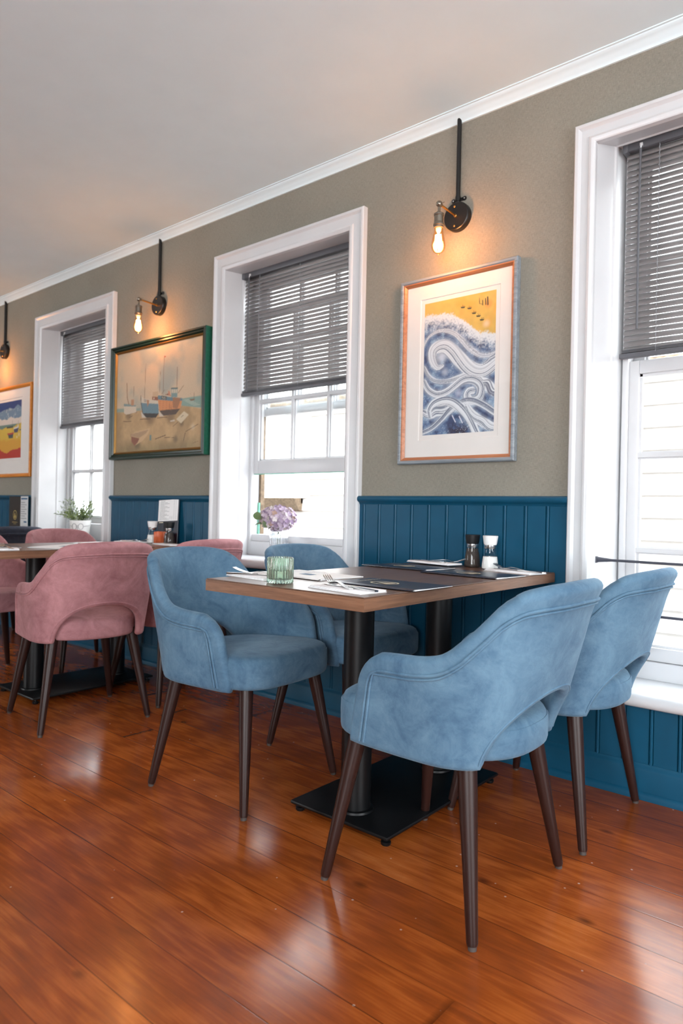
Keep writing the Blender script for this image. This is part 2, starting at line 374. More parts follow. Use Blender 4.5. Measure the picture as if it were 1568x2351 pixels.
# blue panelling with beaded boards, cap rail and skirting
def panelling(x0, x1, ztop, name, cap=True, first=None, sp=0.0878):
    bm = B()
    y = -0.012
    g = []; x = first if first is not None else x0 + 0.04
    while x < x1 - 0.004:
        if x > x0 + 0.004: g.append(x)
        x += sp
    # outline along x: flat board faces with two narrow grooves and a bead at every joint
    pts = [(x0, y)]
    for q in g:
        pts += [(q - 0.0085, y), (q - 0.0065, y + 0.007), (q - 0.0045, y), (q - 0.0022, y - 0.003), (q + 0.0022, y - 0.003), (q + 0.0045, y), (q + 0.0065, y + 0.007), (q + 0.0085, y)]
    pts.append((x1, y))
    a = [bm.verts.new((px, py, 0.0)) for px, py in pts]; b = [bm.verts.new((px, py, ztop)) for px, py in pts]
    for i in range(len(pts) - 1): bm.faces.new((a[i], a[i + 1], b[i + 1], b[i]))
    box(bm, x0, x1, -0.004, 0.0, 0, ztop)
    o = finish(name, bm, M['blue'], smooth=False)
    structure(o)
    if cap:
        bm = B()
        c = [(0, ztop - 0.004), (-0.014, ztop - 0.004), (-0.018, ztop + 0.004), (-0.026, ztop + 0.008), (-0.032, ztop + 0.014), (-0.034, ztop + 0.022), (-0.031, ztop + 0.029), (-0.024, ztop + 0.034), (0, ztop + 0.034)]
        extrude_profile_x(bm, c, x0, x1); finish('cap_rail', bm, M['blue'], o, ang=60)
    return o
CAPZ = 0.999
panelling(LX, -5.128, CAPZ, 'trim_2', first=-8.55)
panelling(-5.128, -4.053, 0.655, 'trim_3', cap=False, first=-5.1)
panelling(-4.053, -3.037, CAPZ, 'trim_4', first=-4.034, sp=0.0765)
panelling(-3.037, -1.972, 0.655, 'trim_5', cap=False, first=-3.0)
panelling(-1.972, -0.988, CAPZ, 'trim_6', first=-1.946)
panelling(-0.988, 0.085, 0.318, 'trim_7', cap=False, first=-0.955, sp=0.0905)
panelling(0.085, 1.09, CAPZ, 'trim_8')
panelling(1.09, 2.16, 0.655, 'trim_9', cap=False)
panelling(2.16, RX, CAPZ, 'trim_10')
bm = B()
extrude_profile_x(bm, [(-0.003, 0), (-0.034, 0), (-0.034, 0.012), (-0.030, 0.022), (-0.024, 0.026), (-0.024, 0.096), (-0.022, 0.104), (-0.016, 0.110), (-0.014, 0.118), (-0.003, 0.122)], LX, RX)
structure(finish('baseboard_back', bm, M['blue'], ang=40))

# ------------------------------------------------------------------ windows
def window(w, mode):
    n = w['n']; xl, xr, zt, zs, cw = w['xl'], w['xr'], w['zt'], w['zs'], w['cw']
    bl, br, zb = w['bl'], w['br'], w['zb']
    root = thing('window_%d' % n, None, None, ((xl + xr) / 2, 0, zs), kind='structure')
    ox, oz = (xl + xr) / 2, zs
    def fin(name, bm, mat, smooth=True, ang=30):
        bmesh.ops.translate(bm, verts=bm.verts[:], vec=(-ox, 0, -oz)); recalc(bm)
        return finish(name, bm, mat, root, smooth, ang)
    # casing: profile (d = distance in from outer edge, y) mitred round left, top, right
    prof = [(0, 0.0), (0, -0.027), (0.004, -0.031), (0.014, -0.031), (0.018, -0.026), (0.024, -0.021), (cw - 0.026, -0.021), (cw - 0.022, -0.028), (cw - 0.014, -0.031), (cw - 0.006, -0.028), (cw, -0.022), (cw, 0.0)]
    bm = B(); rows = []
    for d, y in prof:
        rows.append([bm.verts.new(p) for p in ((xl + d, y, zs), (xl + d, y, zt - d), (xr - d, y, zt - d), (xr - d, y, zs))])
    for a, b in zip(rows, rows[1:]):
        for i in range(3): bm.faces.new((a[i], a[i + 1], b[i + 1], b[i]))
    fin('casing', bm, M['white'])
    # reveal linings from casing to sash, slightly splayed, with a panel bead
    fl, fr, fz = xl + cw, xr - cw, zt - cw
    ys = 0.205
    bm = B()
    rows = []
    for t, off in ((0.0, 0), (0.42, 0), (0.44, 0.005), (0.47, 0.005), (0.49, 0), (1.0, 0)):
        y = -0.005 + (ys + 0.06 + 0.005) * t; tt = min(1, (y + 0.005) / ys)
        L = fl + (bl - fl) * tt + off; R_ = fr + (br - fr) * tt - off; Z = fz + (zb - fz) * tt - off
        rows.append([bm.verts.new(p) for p in ((L, y, zs - 0.02), (L, y, Z), (R_, y, Z), (R_, y, zs - 0.02))])
    for a, b in zip(rows, rows[1:]):
        for i in range(3): bm.faces.new((a[i], a[i + 1], b[i + 1], b[i]))
    fin('reveal', bm, M['white'])
    # sill with rounded nose
    bm = B()
    nose = [(ys + 0.05, zs - 0.045), (-0.052, zs - 0.045), (-0.062, zs - 0.040), (-0.068, zs - 0.030), (-0.069, zs - 0.020), (-0.066, zs - 0.009), (-0.058, zs - 0.002), (-0.048, zs), (ys + 0.05, zs)]
    extrude_profile_x(bm, nose, xl - 0.004, xr + 0.004)
    fin('sill', bm, M['white'], ang=60)
    # apron below the sash and fixed outer frame
    gb = w['gb']                                     # bottom of the glazing
    bm = B()
    box(bm, bl, br, ys - 0.012, ys + 0.05, zs, gb - 0.052, 0.003)
    box(bm, bl, bl + 0.022, ys - 0.015, ys + 0.08, zs, zb, 0.003); box(bm, br - 0.022, br, ys - 0.015, ys + 0.08, zs, zb, 0.003)
    box(bm, bl, br, ys - 0.015, ys + 0.08, zb - 0.02, zb, 0.003)
    fin('frame', bm, M['white'])
    sl, sr = bl + 0.022, br - 0.022
    def sash(name, y, z0, z1, bot, topr, stile, cols, rows_, mz=None, pane=True):
        bm = B()
        box(bm, sl, sl + stile, y, y + 0.036, z0, z1, 0.003); box(bm, sr - stile, sr, y, y + 0.036, z0, z1, 0.003)
        box(bm, sl + stile, sr - stile, y, y + 0.036, z0, z0 + bot, 0.003); box(bm, sl + stile, sr - stile, y, y + 0.036, z1 - topr, z1, 0.003)
        gx0, gx1, gz0, gz1 = sl + stile, sr - stile, z0 + bot, z1 - topr
        for i in range(1, cols):
            x = gx0 + (gx1 - gx0) * i / cols
            box(bm, x - 0.008, x + 0.008, y + 0.004, y + 0.032, gz0, gz1); box(bm, x - 0.013, x + 0.013, y + 0.016, y + 0.030, gz0, gz1)
        for z in (mz or [gz0 + (gz1 - gz0) * i / rows_ for i in range(1, rows_)]):
            box(bm, gx0, gx1, y + 0.003, y + 0.032, z - 0.009, z + 0.009); box(bm, gx0, gx1, y + 0.016, y + 0.030, z - 0.014, z + 0.014)
        # putty bead round the opening
        for (a, b, c, d) in ((gx0, gx0 + 0.009, gz0, gz1), (gx1 - 0.009, gx1, gz0, gz1), (gx0, gx1, gz0, gz0 + 0.009), (gx0, gx1, gz1 - 0.009, gz1)):
            box(bm, a, b, y + 0.014, y + 0.030, c, d)
        s = fin(name, bm, M['white'])
        if pane:
            bm = B(); box(bm, gx0 - 0.004, gx1 + 0.004, y + 0.021, y + 0.024, gz0 - 0.004, gz1 + 0.004)
            bmesh.ops.translate(bm, verts=bm.verts[:], vec=(-ox, 0, -oz)); finish('pane', bm, M['pane'], s, False)
        return s
    if mode == 'open':
        sash('upper_sash', ys + 0.045, 1.50, zb - 0.02, 0.04, 0.045, 0.036, 3, 2)
        sash('lower_sash', ys, 1.165, 2.10, 0.074, 0.04, 0.036, 3, 2, mz=[1.578, 1.91])
        bm = B(); box(bm, sl, sl + 0.016, ys + 0.045, ys + 0.075, gb - 0.03, 1.5); fin('parting_bead', bm, M['ledge'], False)
        bm = B(); box(bm, sl + 0.001, sl + 0.014, ys + 0.037, ys + 0.044, gb - 0.03, 1.0); box(bm, sl, sr, ys + 0.004, ys + 0.03, 1.162, 1.1655); fin('flaking_paint', bm, M['aqua'], False)
        bm = B(); box(bm, bl, br, ys - 0.004, ys + 0.06, gb - 0.052, gb - 0.012, 0.004); fin('bottom_rail', bm, M['white'])
    else:
        mid = w['mid']
        sash('upper_sash', ys + 0.045, mid - 0.02, zb - 0.02, 0.04, 0.045, 0.042, 3, 2)
        sash('lower_sash', ys, gb - 0.05, mid + 0.02, 0.05, 0.05, 0.036, 3, 3, mz=w.get('mz'))
    return root
WIN[0].update(gb=0.882, mid=1.60, mz=[1.222]); WIN[1].update(gb=0.832, mid=1.5); WIN[2].update(gb=0.480, mid=1.532, mz=[1.195, 0.838]); WIN[3].update(gb=0.83, mid=1.5)
window(WIN[0], 'shut'); window(WIN[1], 'open'); window(WIN[2], 'shut'); window(WIN[3], 'shut')

# ------------------------------------------------------------------ outside
bm = B(); box(bm, -14, 8, WT, 14, -0.5, -0.4); structure(finish('ground', bm, M['paving'], smooth=False))
nb = thing('clapboard_building', 'white clapboard building standing across the alley outside the windows', 'building', (-3.2, 3.0, -0.4))
bm = B(); z = -0.4; p = []
while z < 2.02:
    p += [(-0.034, z), (-0.004, z + 0.1685)]; z += 0.1685
prof = [(0.15, -0.4)] + p + [(0.15, z)]
extrude_profile_x(bm, [(y, zz + 0.4 + 0.001 * i) for i, (y, zz) in enumerate(prof)], -5.5, 6.5)
finish('siding', bm, M['siding'], nb, False)
bm = B(); extrude_profile_x(bm, [(-0.10, 2.47), (-0.12, 2.54), (-0.115, 2.56), (-0.02, 2.56), (-0.02, 2.46)], -5.5, 6.5); finish('gutter', bm, M['gutter'], nb, False)
bm = B(); box(bm, -2.55, -1.95, -0.05, -0.02, 1.44, 1.50); extrude_profile_x(bm, [(-0.16, 1.495), (-0.02, 1.495), (-0.02, 1.35), (-0.08, 1.37)], -2.55, -1.95); finish('ledge', bm, M['ledge'], nb, False)
fr = None
bm = B(); box(bm, -2.66, -1.86, -0.03, 0.0, 1.50, 2.40); fr = finish('window_frame', bm, M['oldwhite'], nb, False)
bm = B()
for k in range(9): box(bm, -2.52, -2.07, -0.034, -0.028, 1.74 + k * 0.085, 1.77 + k * 0.085)
finish('louvre', bm, M['darkglass'], fr, False)

# ------------------------------------------------------------------ blinds
def blind(w, y, x0, x1, ztop, zbot, label, wand=0.062, wand_to=None):
    cx = (x0 + x1) / 2
    root = thing('venetian_blind', label, 'blind', (cx, y, ztop), group=None)
    a, b = x0 - cx, x1 - cx; H = ztop - zbot
    bm = B(); box(bm, a, b, -0.020, 0.020, -0.032, 0, 0.003)
    box(bm, a - 0.004, a + 0.014, -0.024, 0.022, -0.036, 0.003, 0.003); box(bm, b - 0.014, b + 0.004, -0.024, 0.022, -0.036, 0.003, 0.003)
    finish('headrail', bm, M['blind'], root)
    bm = B(); pitch = 0.0205; n = int((H - 0.032 - 0.03) / pitch); ang = math.radians(65)
    for k in range(n):
        z = -0.040 - (H - 0.032 - 0.045) * k / (n - 1) - 0.004
        rows = []
        for j in range(5):
            t = j / 4 - 0.5; c = 0.0125 * 2 * t; crown = 0.0022 * (1 - 4 * t * t)
            yy = c * math.cos(ang) - crown * math.sin(ang); zz = -c * math.sin(ang) * -1 + crown * math.cos(ang)
            # room edge hangs lower than the outer edge
            rows.append((yy, z + (c * math.sin(ang)) + crown * math.cos(ang)))
        va = [bm.verts.new((a + 0.006 + (0.003 if j in (0, 4) else 0), q[0], q[1])) for j, q in enumerate(rows)]; vb = [bm.verts.new((b - 0.006 - (0.003 if j in (0, 4) else 0), q[0], q[1])) for j, q in enumerate(rows)]
        for j in range(4): bm.faces.new((va[j], vb[j], vb[j + 1], va[j + 1]))
    o = finish('slats', bm, M['slat'], root, True, 60)
    sd = o.modifiers.new('thickness', 'SOLIDIFY'); sd.thickness = 0.0006
    bm = B(); box(bm, a - 0.006, b + 0.006, -0.013, 0.013, -H, -H + 0.018, 0.003)
    for k in range(3): box(bm, a + 0.004, b - 0.004, -0.012, 0.012, -H + 0.020 + 0.004 * k, -H + 0.0225 + 0.004 * k)
    finish('bottom_rail', bm, M['blind'], root)
    bm = B(); L = wand_to if wand_to else H - 0.02
    wx = a + wand
    tube(bm, [(wx, -0.030, -0.038), (wx - 0.001, -0.033, -L * 0.5), (wx, -0.031, -L)], 0.0042, 6); finish('tilt_wand', bm, M['blind'], root)
    bm = B(); tube(bm, [(wx, -0.024, -0.022), (wx, -0.030, -0.040)], 0.003, 6); box(bm, wx - 0.005, wx + 0.005, -0.026, -0.019, -0.026, -0.016); finish('wand_hook', bm, M['clear'], root)
    for fx in (0.15, 0.5, 0.87):
        bm = B(); x = a + (b - a) * fx
        for yy in (-0.0135, 0.0135): tube(bm, [(x, yy, -0.032), (x, yy, -H + 0.012)], 0.0008, 4)
        for k in range(n):
            z = -0.040 - (H - 0.077) * k / (n - 1) - 0.004
            tube(bm, [(x - 0.003, -0.0138, z - 0.004), (x + 0.002, -0.0138, z + 0.006)], 0.0011, 4)
        finish('ladder_cord', bm, M['cord'], root)
    return root
blind(WIN[1], 0.125, -2.944, -2.064, 2.292, 1.597, 'grey venetian blind half lowered over the open middle window', wand=0.062)
blind(WIN[0], 0.140, -5.012, -4.168, 2.284, 1.545, 'grey venetian blind on the far window, partly hidden behind the green framed painting', wand=0.055)
blind(WIN[2], 0.150, -0.862, -0.040, 2.350, 1.552, 'grey venetian blind on the tall right-hand window cut off by the photo edge', wand=0.062, wand_to=0.70)

# iron safety bars across the low right-hand window
for z, lab in ((0.803, 'upper of the two dark iron safety bars across the right-hand window'), (0.617, 'lower dark iron safety bar across the right-hand window, partly behind the blue chair')):
    o = thing('safety_bar', lab, 'bar', (-0.45, 0.05, z), group=None)
    bm = B(); box(bm, -0.40, 0.40, -0.0065, 0.0065, -0.0045, 0.0045, 0.001); finish('bar', bm, M['iron'], o)
    for s in (-1, 1):
        bm = B(); box(bm, s * 0.452 - 0.002, s * 0.452 + 0.002, -0.012, 0.012, -0.012, 0.012, 0.001)
        tube(bm, [(s * 0.45, 0, 0), (s * 0.40, 0, 0)], [0.010, 0.005], 8); finish('end_flange', bm, M['iron'], o)

# ------------------------------------------------------------------ wall lamps
def lamp(x, label):
    z = 2.192
    root = thing('wall_lamp', label, 'lamp', (x, 0, z))
    bm = B(); lathe(bm, [(0.059, 0), (0.059, 0.022), (0.057, 0.026), (0.054, 0.028), (0.0, 0.028)], n=40)
    bmesh.ops.rotate(bm, verts=bm.verts[:], cent=(0, 0, 0), matrix=Matrix.Rotation(PI / 2, 3, 'X')); finish('backplate', bm, M['blackm'], root, ang=25)
    for s in (1, -1):
        bm = B(); lathe(bm, [(0.005, 0), (0.005, 0.001), (0.003, 0.003), (0.0, 0.0035)], n=12)
        bmesh.ops.rotate(bm, verts=bm.verts[:], cent=(0, 0, 0), matrix=Matrix.Rotation(PI / 2, 3, 'X')); bmesh.ops.translate(bm, verts=bm.verts[:], vec=(-0.006, -0.028, 0.040 * s)); finish('screw', bm, M['brass'], root)
    bm = B(); tube(bm, [(0, -0.012, 0.056), (0, -0.012, 2.600 - z)], 0.0092, 14); finish('conduit', bm, M['blackm'], root)
    bm = B(); tube(bm, [(0, -0.012, 0.066), (0, -0.012, 0.084)], 0.0112, 14); box(bm, -0.026, 0.026, -0.004, -0.001, 0.068, 0.082, 0.001)
    for s in (-1, 1):
        lathe_b = B(); lathe(lathe_b, [(0.009, 0), (0.009, 0.003), (0.0, 0.003)], n=14); bmesh.ops.rotate(lathe_b, verts=lathe_b.verts[:], cent=(0, 0, 0), matrix=Matrix.Rotation(PI / 2, 3, 'X'))
        bmesh.ops.translate(lathe_b, verts=lathe_b.verts[:], vec=(s * 0.026, -0.001, 0.075)); tmp = bpy.data.meshes.new('tmp'); lathe_b.to_mesh(tmp); lathe_b.free(); bm.from_mesh(tmp); bpy.data.meshes.remove(tmp)
    cl = finish('saddle_clip', bm, M['blackm'], root)
    for s in (-1, 1):
        bm = B(); tube(bm, [(s * 0.026, -0.003, 0.075), (s * 0.026, -0.0055, 0.075)], 0.0035, 8); finish('clip_screw', bm, M['steel'], cl)
    bm = B(); tube(bm, [(0, -0.026, 0.0), (0, -0.033, 0.0), (0, -0.034, 0.0), (0, -0.145, 0.004)], [0.0075, 0.007, 0.0048, 0.0048], 12); finish('arm', bm, M['brass'], root)
    by = -0.155
    bm = B(); bmesh.ops.create_uvsphere(bm, u_segments=16, v_segments=10, radius=0.0125, matrix=Matrix.Translation((0, by, 0.004)))
    tube(bm, [(0, by + 0.016, 0.004), (0, by + 0.006, 0.004)], 0.008, 10); tube(bm, [(0.0, by + 0.004, 0.006), (0.018, by + 0.012, 0.012)], 0.0018, 6)
    finish('knuckle', bm, M['nickel'], root)
    bm = B(); lathe(bm, [(0.0055, -0.010), (0.006, -0.024), (0.0075, -0.030), (0.016, -0.033), (0.0205, -0.037), (0.0205, -0.043), (0.0185, -0.046), (0.0185, -0.070), (0.0205, -0.074), (0.0225, -0.078), (0.0225, -0.083), (0.0195, -0.086), (0.0195, -0.092), (0.0, -0.092)], 0, by, 0.0, 24); recalc(bm); finish('socket', bm, M['nickel'], root, ang=25)
    # pear-shaped bulb
    prof = [(0.0145, -0.090), (0.016, -0.098), (0.0185, -0.110), (0.0215, -0.124), (0.0250, -0.140), (0.0275, -0.153), (0.0285, -0.163), (0.0275, -0.172), (0.0240, -0.181), (0.0180, -0.188), (0.0105, -0.1925), (0.005, -0.195), (0.003, -0.199), (0.0, -0.200)]
    bm = B(); lathe(bm, prof, 0, by, 0.0, 28, cap=False); recalc(bm); bu = finish('bulb', bm, M['bulb'], root, ang=80)
    bm = B(); lathe(bm, [(0.012, -0.093), (0.010, -0.105), (0.005, -0.113), (0.003, -0.120)], 0, by, 0.0, 12); recalc(bm); finish('bulb_stem', bm, M['clear'], bu)
    bm = B()
    pts = []
    for k in range(10):
        t = 2 * PI * k / 10; r = 0.0095 if k % 2 else 0.0125
        tube(bm, [(0.9 * r * math.cos(t), by + 0.9 * r * math.sin(t), -0.120), (1.15 * r * math.cos(t + 0.2), by + 1.15 * r * math.sin(t + 0.2), -0.178)], 0.0017, 5)
    finish('filament', bm, M['filament'], bu)
    l = bpy.data.lights.new('bulb_light', 'POINT'); l.energy = 5.2; l.color = (1.0, 0.47, 0.20); l.shadow_soft_size = 0.03
    lo = bpy.data.objects.new('bulb_light', l); COL.objects.link(lo); lo.parent = root; lo.location = (0, by, -0.15)
    return root
lamp(-1.486, 'black and brass wall lamp with glowing bulb above the wave print')
lamp(-3.571, 'black and brass wall lamp with glowing bulb above the green framed boat painting')
lamp(-5.664, 'black wall lamp cut by the left photo edge, above the gold framed picture')

# ------------------------------------------------------------------ pictures
def homog(src):
    """map from crop pixel corners TL,TR,BR,BL to unit square (u right, v up)"""
    dst = [(0, 1), (1, 1), (1, 0), (0, 0)]; A = []; b = []
    for (x, y), (u, v) in zip(src, dst):
        A.append([x, y, 1, 0, 0, 0, -u * x, -u * y]); b.append(u); A.append([0, 0, 0, x, y, 1, -v * x, -v * y]); b.append(v)
    h = np.linalg.solve(np.array(A, float), np.array(b, float)); h = np.append(h, 1).reshape(3, 3)
    def f(p):
        q = h @ np.array([p[0], p[1], 1.0]); return q[:2] / q[2]
    return f
rng = np.random.default_rng(3)
def vnoise(sh, cells, seed):
    r = np.random.default_rng(seed); ny, nx = sh; g = r.random((int(cells * ny / nx) + 3, cells + 3))
    Y, X = np.meshgrid(np.linspace(0, g.shape[0] - 2.001, ny), np.linspace(0, g.shape[1] - 2.001, nx), indexing='ij')
    y0 = Y.astype(int); x0 = X.astype(int); fy = Y - y0; fx = X - x0; fy = fy * fy * (3 - 2 * fy); fx = fx * fx * (3 - 2 * fx)
    return (g[y0, x0] * (1 - fx) + g[y0, x0 + 1] * fx) * (1 - fy) + (g[y0 + 1, x0] * (1 - fx) + g[y0 + 1, x0 + 1] * fx) * fy
def fbm(sh, cells, seed, oct=4):
    s = 0; a = 0.5; t = 0
    for i in range(oct): s = s + a * vnoise(sh, cells * 2 ** i, seed + i); t += a; a *= 0.5
    return s / t
def lin(c): return np.array(srgb(*c)[:3])
class Art:
    def __init__(s, w, h, nx):
        s.w, s.h = w, h; s.nx = nx; s.ny = int(nx * h / w); s.sh = (s.ny, s.nx)
        s.V, s.U = np.meshgrid(np.linspace(0, 1, s.ny), np.linspace(0, 1, s.nx), indexing='ij')
        s.X = s.U * w; s.Y = s.V * h; s.C = np.ones((s.ny, s.nx, 3)); s.tone = 0.84
    def blend(s, mask, col):
        m = np.clip(mask, 0, 1)[..., None]; s.C = s.C * (1 - m) + np.asarray(col) * m
    def xy(s, uv): return np.array([uv[0] * s.w, uv[1] * s.h])
    def poly(s, pts, col, soft=0.0015, a=1.0):
        P = np.array([s.xy(p) for p in pts]); inside = np.zeros(s.sh, bool); d = np.full(s.sh, 9.0)
        for i in range(len(P)):
            p, q = P[i], P[(i + 1) % len(P)]
            c = ((p[1] > s.Y) != (q[1] > s.Y)) & (s.X < (q[0] - p[0]) * (s.Y - p[1]) / (q[1] - p[1] + 1e-12) + p[0]); inside ^= c
        for i in range(len(P)): d = np.minimum(d, s.segd(P[i], P[(i + 1) % len(P)])[0])
        sd = np.where(inside, d, -d); s.blend(smoothstep(-soft, soft, sd) * a, lin(col) if not isinstance(col, np.ndarray) else col)
    def segd(s, p, q):
        dx, dy = q - p; L = dx * dx + dy * dy + 1e-12; t = np.clip(((s.X - p[0]) * dx + (s.Y - p[1]) * dy) / L, 0, 1)
        ex, ey = s.X - p[0] - t * dx, s.Y - p[1] - t * dy; return np.hypot(ex, ey), t, (ex * -dy + ey * dx) / math.sqrt(L)
    def line(s, pts, wid, col, a=1.0):
        for p, q in zip(pts, pts[1:]):
            d, _, _ = s.segd(s.xy(p), s.xy(q)); s.blend(smoothstep(wid, wid * 0.4, d) * a, lin(col))
    def blob(s, c, r, col, a=1.0, soft=0.6):
        p = s.xy(c); d = np.hypot(s.X - p[0], s.Y - p[1]); s.blend(smoothstep(r, r * (1 - soft), d) * a, lin(col))
    def stroke(s, pts, w0, w1, seed, dark=(40, 62, 100), white=(236, 242, 246)):
        """brushed band of parallel white streaks following a smoothed path"""
        P = np.array([s.xy(p) for p in pts]); n = len(P); t = np.linspace(0, n - 1, 60)
        out = []
        for tt in t:
            i = min(int(tt), n - 2); f = tt - i; p0 = P[max(i - 1, 0)]; p1 = P[i]; p2 = P[i + 1]; p3 = P[min(i + 2, n - 1)]
            out.append(0.5 * ((2 * p1) + (-p0 + p2) * f + (2 * p0 - 5 * p1 + 4 * p2 - p3) * f * f + (-p0 + 3 * p1 - 3 * p2 + p3) * f ** 3))
        best = np.full(s.sh, 9.0); side = np.zeros(s.sh); al = np.zeros(s.sh)
        for k in range(59):
            d, tt, sg = s.segd(out[k], out[k + 1]); m = d < best; best = np.where(m, d, best); side = np.where(m, sg, side); al = np.where(m, (k + tt) / 59, al)
        wid = w0 + (w1 - w0) * np.sin(np.clip(al, 0, 1) * PI * 0.75)
        r = np.random.default_rng(seed); tab = r.random(40); q = (np.clip(side / wid, -1, 1) * 0.5 + 0.5) * 15 + 2 * np.sin(al * 9)
        qi = np.floor(q).astype(int); qf = q - qi; st = tab[qi % 40] * (1 - qf) + tab[(qi + 1) % 40] * qf
        fade = smoothstep(1.0, 0.80, best / wid)
        s.blend(fade * 0.92, lin(white) * 0.88 + 0 * lin(dark))
        s.blend(fade * smoothstep(0.52, 0.30, st) * 0.75, lin(dark) * 1.2); s.blend(fade * smoothstep(0.62, 0.9, st) * 0.9, lin(white))
        s.blend(smoothstep(0.012, 0.0, np.abs(best - wid)) * 0.18 * (best > wid * 0.9), lin(white))
    def mesh(s, name, parent, mat, x0, z0, y):
        s.C = s.C * s.tone
        me = bpy.data.meshes.new(name); ny, nx = s.sh
        xs = np.linspace(x0, x0 + s.w, nx); zs = np.linspace(z0, z0 + s.h, ny); ZZ, XX = np.meshgrid(zs, xs, indexing='ij')
        co = np.stack([XX.ravel(), np.full(nx * ny, y), ZZ.ravel()], 1)
        i = np.arange((ny - 1) * (nx - 1)); r, c = i // (nx - 1), i % (nx - 1); a = r * nx + c
        me.from_pydata(co.tolist(), [], np.stack([a, a + 1, a + nx + 1, a + nx], 1).tolist())
        at = me.color_attributes.new('paint', 'FLOAT_COLOR', 'POINT')
        at.data.foreach_set('color', np.concatenate([s.C.reshape(-1, 3), np.ones((nx * ny, 1))], 1).astype(np.float32).ravel())
        me.materials.append(mat); o = bpy.data.objects.new(name, me); COL.objects.link(o); o.parent = parent; return o

def frame_rings(bm, x0, x1, z0, z1, prof, mats=None):
    """mitred frame: prof = [(inset, y)], rectangle loops joined"""
    rows = [[bm.verts.new(p) for p in ((x0 + d, y, z0 + d), (x0 + d, y, z1 - d), (x1 - d, y, z1 - d), (x1 - d, y, z0 + d))] for d, y in prof]
    for k, (a, b) in enumerate(zip(rows, rows[1:])):
        for i in range(4):
            f = bm.faces.new((a[i], a[(i + 1) % 4], b[(i + 1) % 4], b[i]))
            if mats: f.material_index = mats[k]
def picture(name, label, x0, x1, z0, z1, prof, fmat, inner_prof, inmat, depth, art, matbox, artmat, mount=True, glass=True, sidemat=None):
    cx, cz = (x0 + x1) / 2, (z0 + z1) / 2
    root = thing(name, label, 'picture', (cx, 0, cz))
    a, b, c, d = x0 - cx, x1 - cx, z0 - cz, z1 - cz
    bm = B(); frame_rings(bm, a, b, c, d, prof, [1] + [0] * (len(prof) - 2) if sidemat else None)
    finish('frame', bm, fmat, root, True, 30, mats=[fmat, sidemat] if sidemat else None)
    bm = B(); frame_rings(bm, a, b, c, d, inner_prof); finish('inner_edge', bm, inmat, root, True, 30)
    i = inner_prof[-1][0]; yb = inner_prof[-1][1]
    bm = B(); box(bm, a + 0.006, b - 0.006, yb + 0.006, -0.002, c + 0.006, d - 0.006); finish('backboard', bm, M['blackm'], root, False)
    px0, px1, pz0, pz1 = matbox
    if mount:
        bm = B(); m0 = 0.020; yy = yb + 0.001
        # outer mount with a bevelled window, then an inner mount
        rows = [[bm.verts.new(p) for p in ((xx0, y, zz0), (xx0, y, zz1), (xx1, y, zz1), (xx1, y, zz0))] for xx0, xx1, zz0, zz1, y in
                ((a + i - 0.004, b - i + 0.004, c + i - 0.004, d - i + 0.004, yy), (px0 - m0 - cx, px1 + m0 - cx, pz0 - m0 * 1.1 - cz, pz1 + m0 - cz, yy), (px0 - m0 + 0.0025 - cx, px1 + m0 - 0.0025 - cx, pz0 - m0 * 1.1 + 0.0025 - cz, pz1 + m0 - 0.0025 - cz, yy + 0.003), (px0 - cx, px1 - cx, pz0 - cz, pz1 - cz, yy + 0.003))]
        for r0, r1 in zip(rows, rows[1:]):
            for k in range(4): bm.faces.new((r0[k], r0[(k + 1) % 4], r1[(k + 1) % 4], r1[k]))
        finish('mount', bm, M['mat'], root, False)
    art.mesh('print' if mount else 'canvas', root, artmat, px0 - cx, pz0 - cz, yb + (0.0042 if mount else 0.001))
    if glass:
        bm = B(); vs = [bm.verts.new(p) for p in ((a + i - 0.003, yb - 0.001, c + i - 0.003), (b - i + 0.003, yb - 0.001, c + i - 0.003), (b - i + 0.003, yb - 0.001, d - i + 0.003), (a + i - 0.003, yb - 0.001, d - i + 0.003))]
        bm.faces.new(vs); finish('glazing', bm, M['picglass'], root, False)
    return root

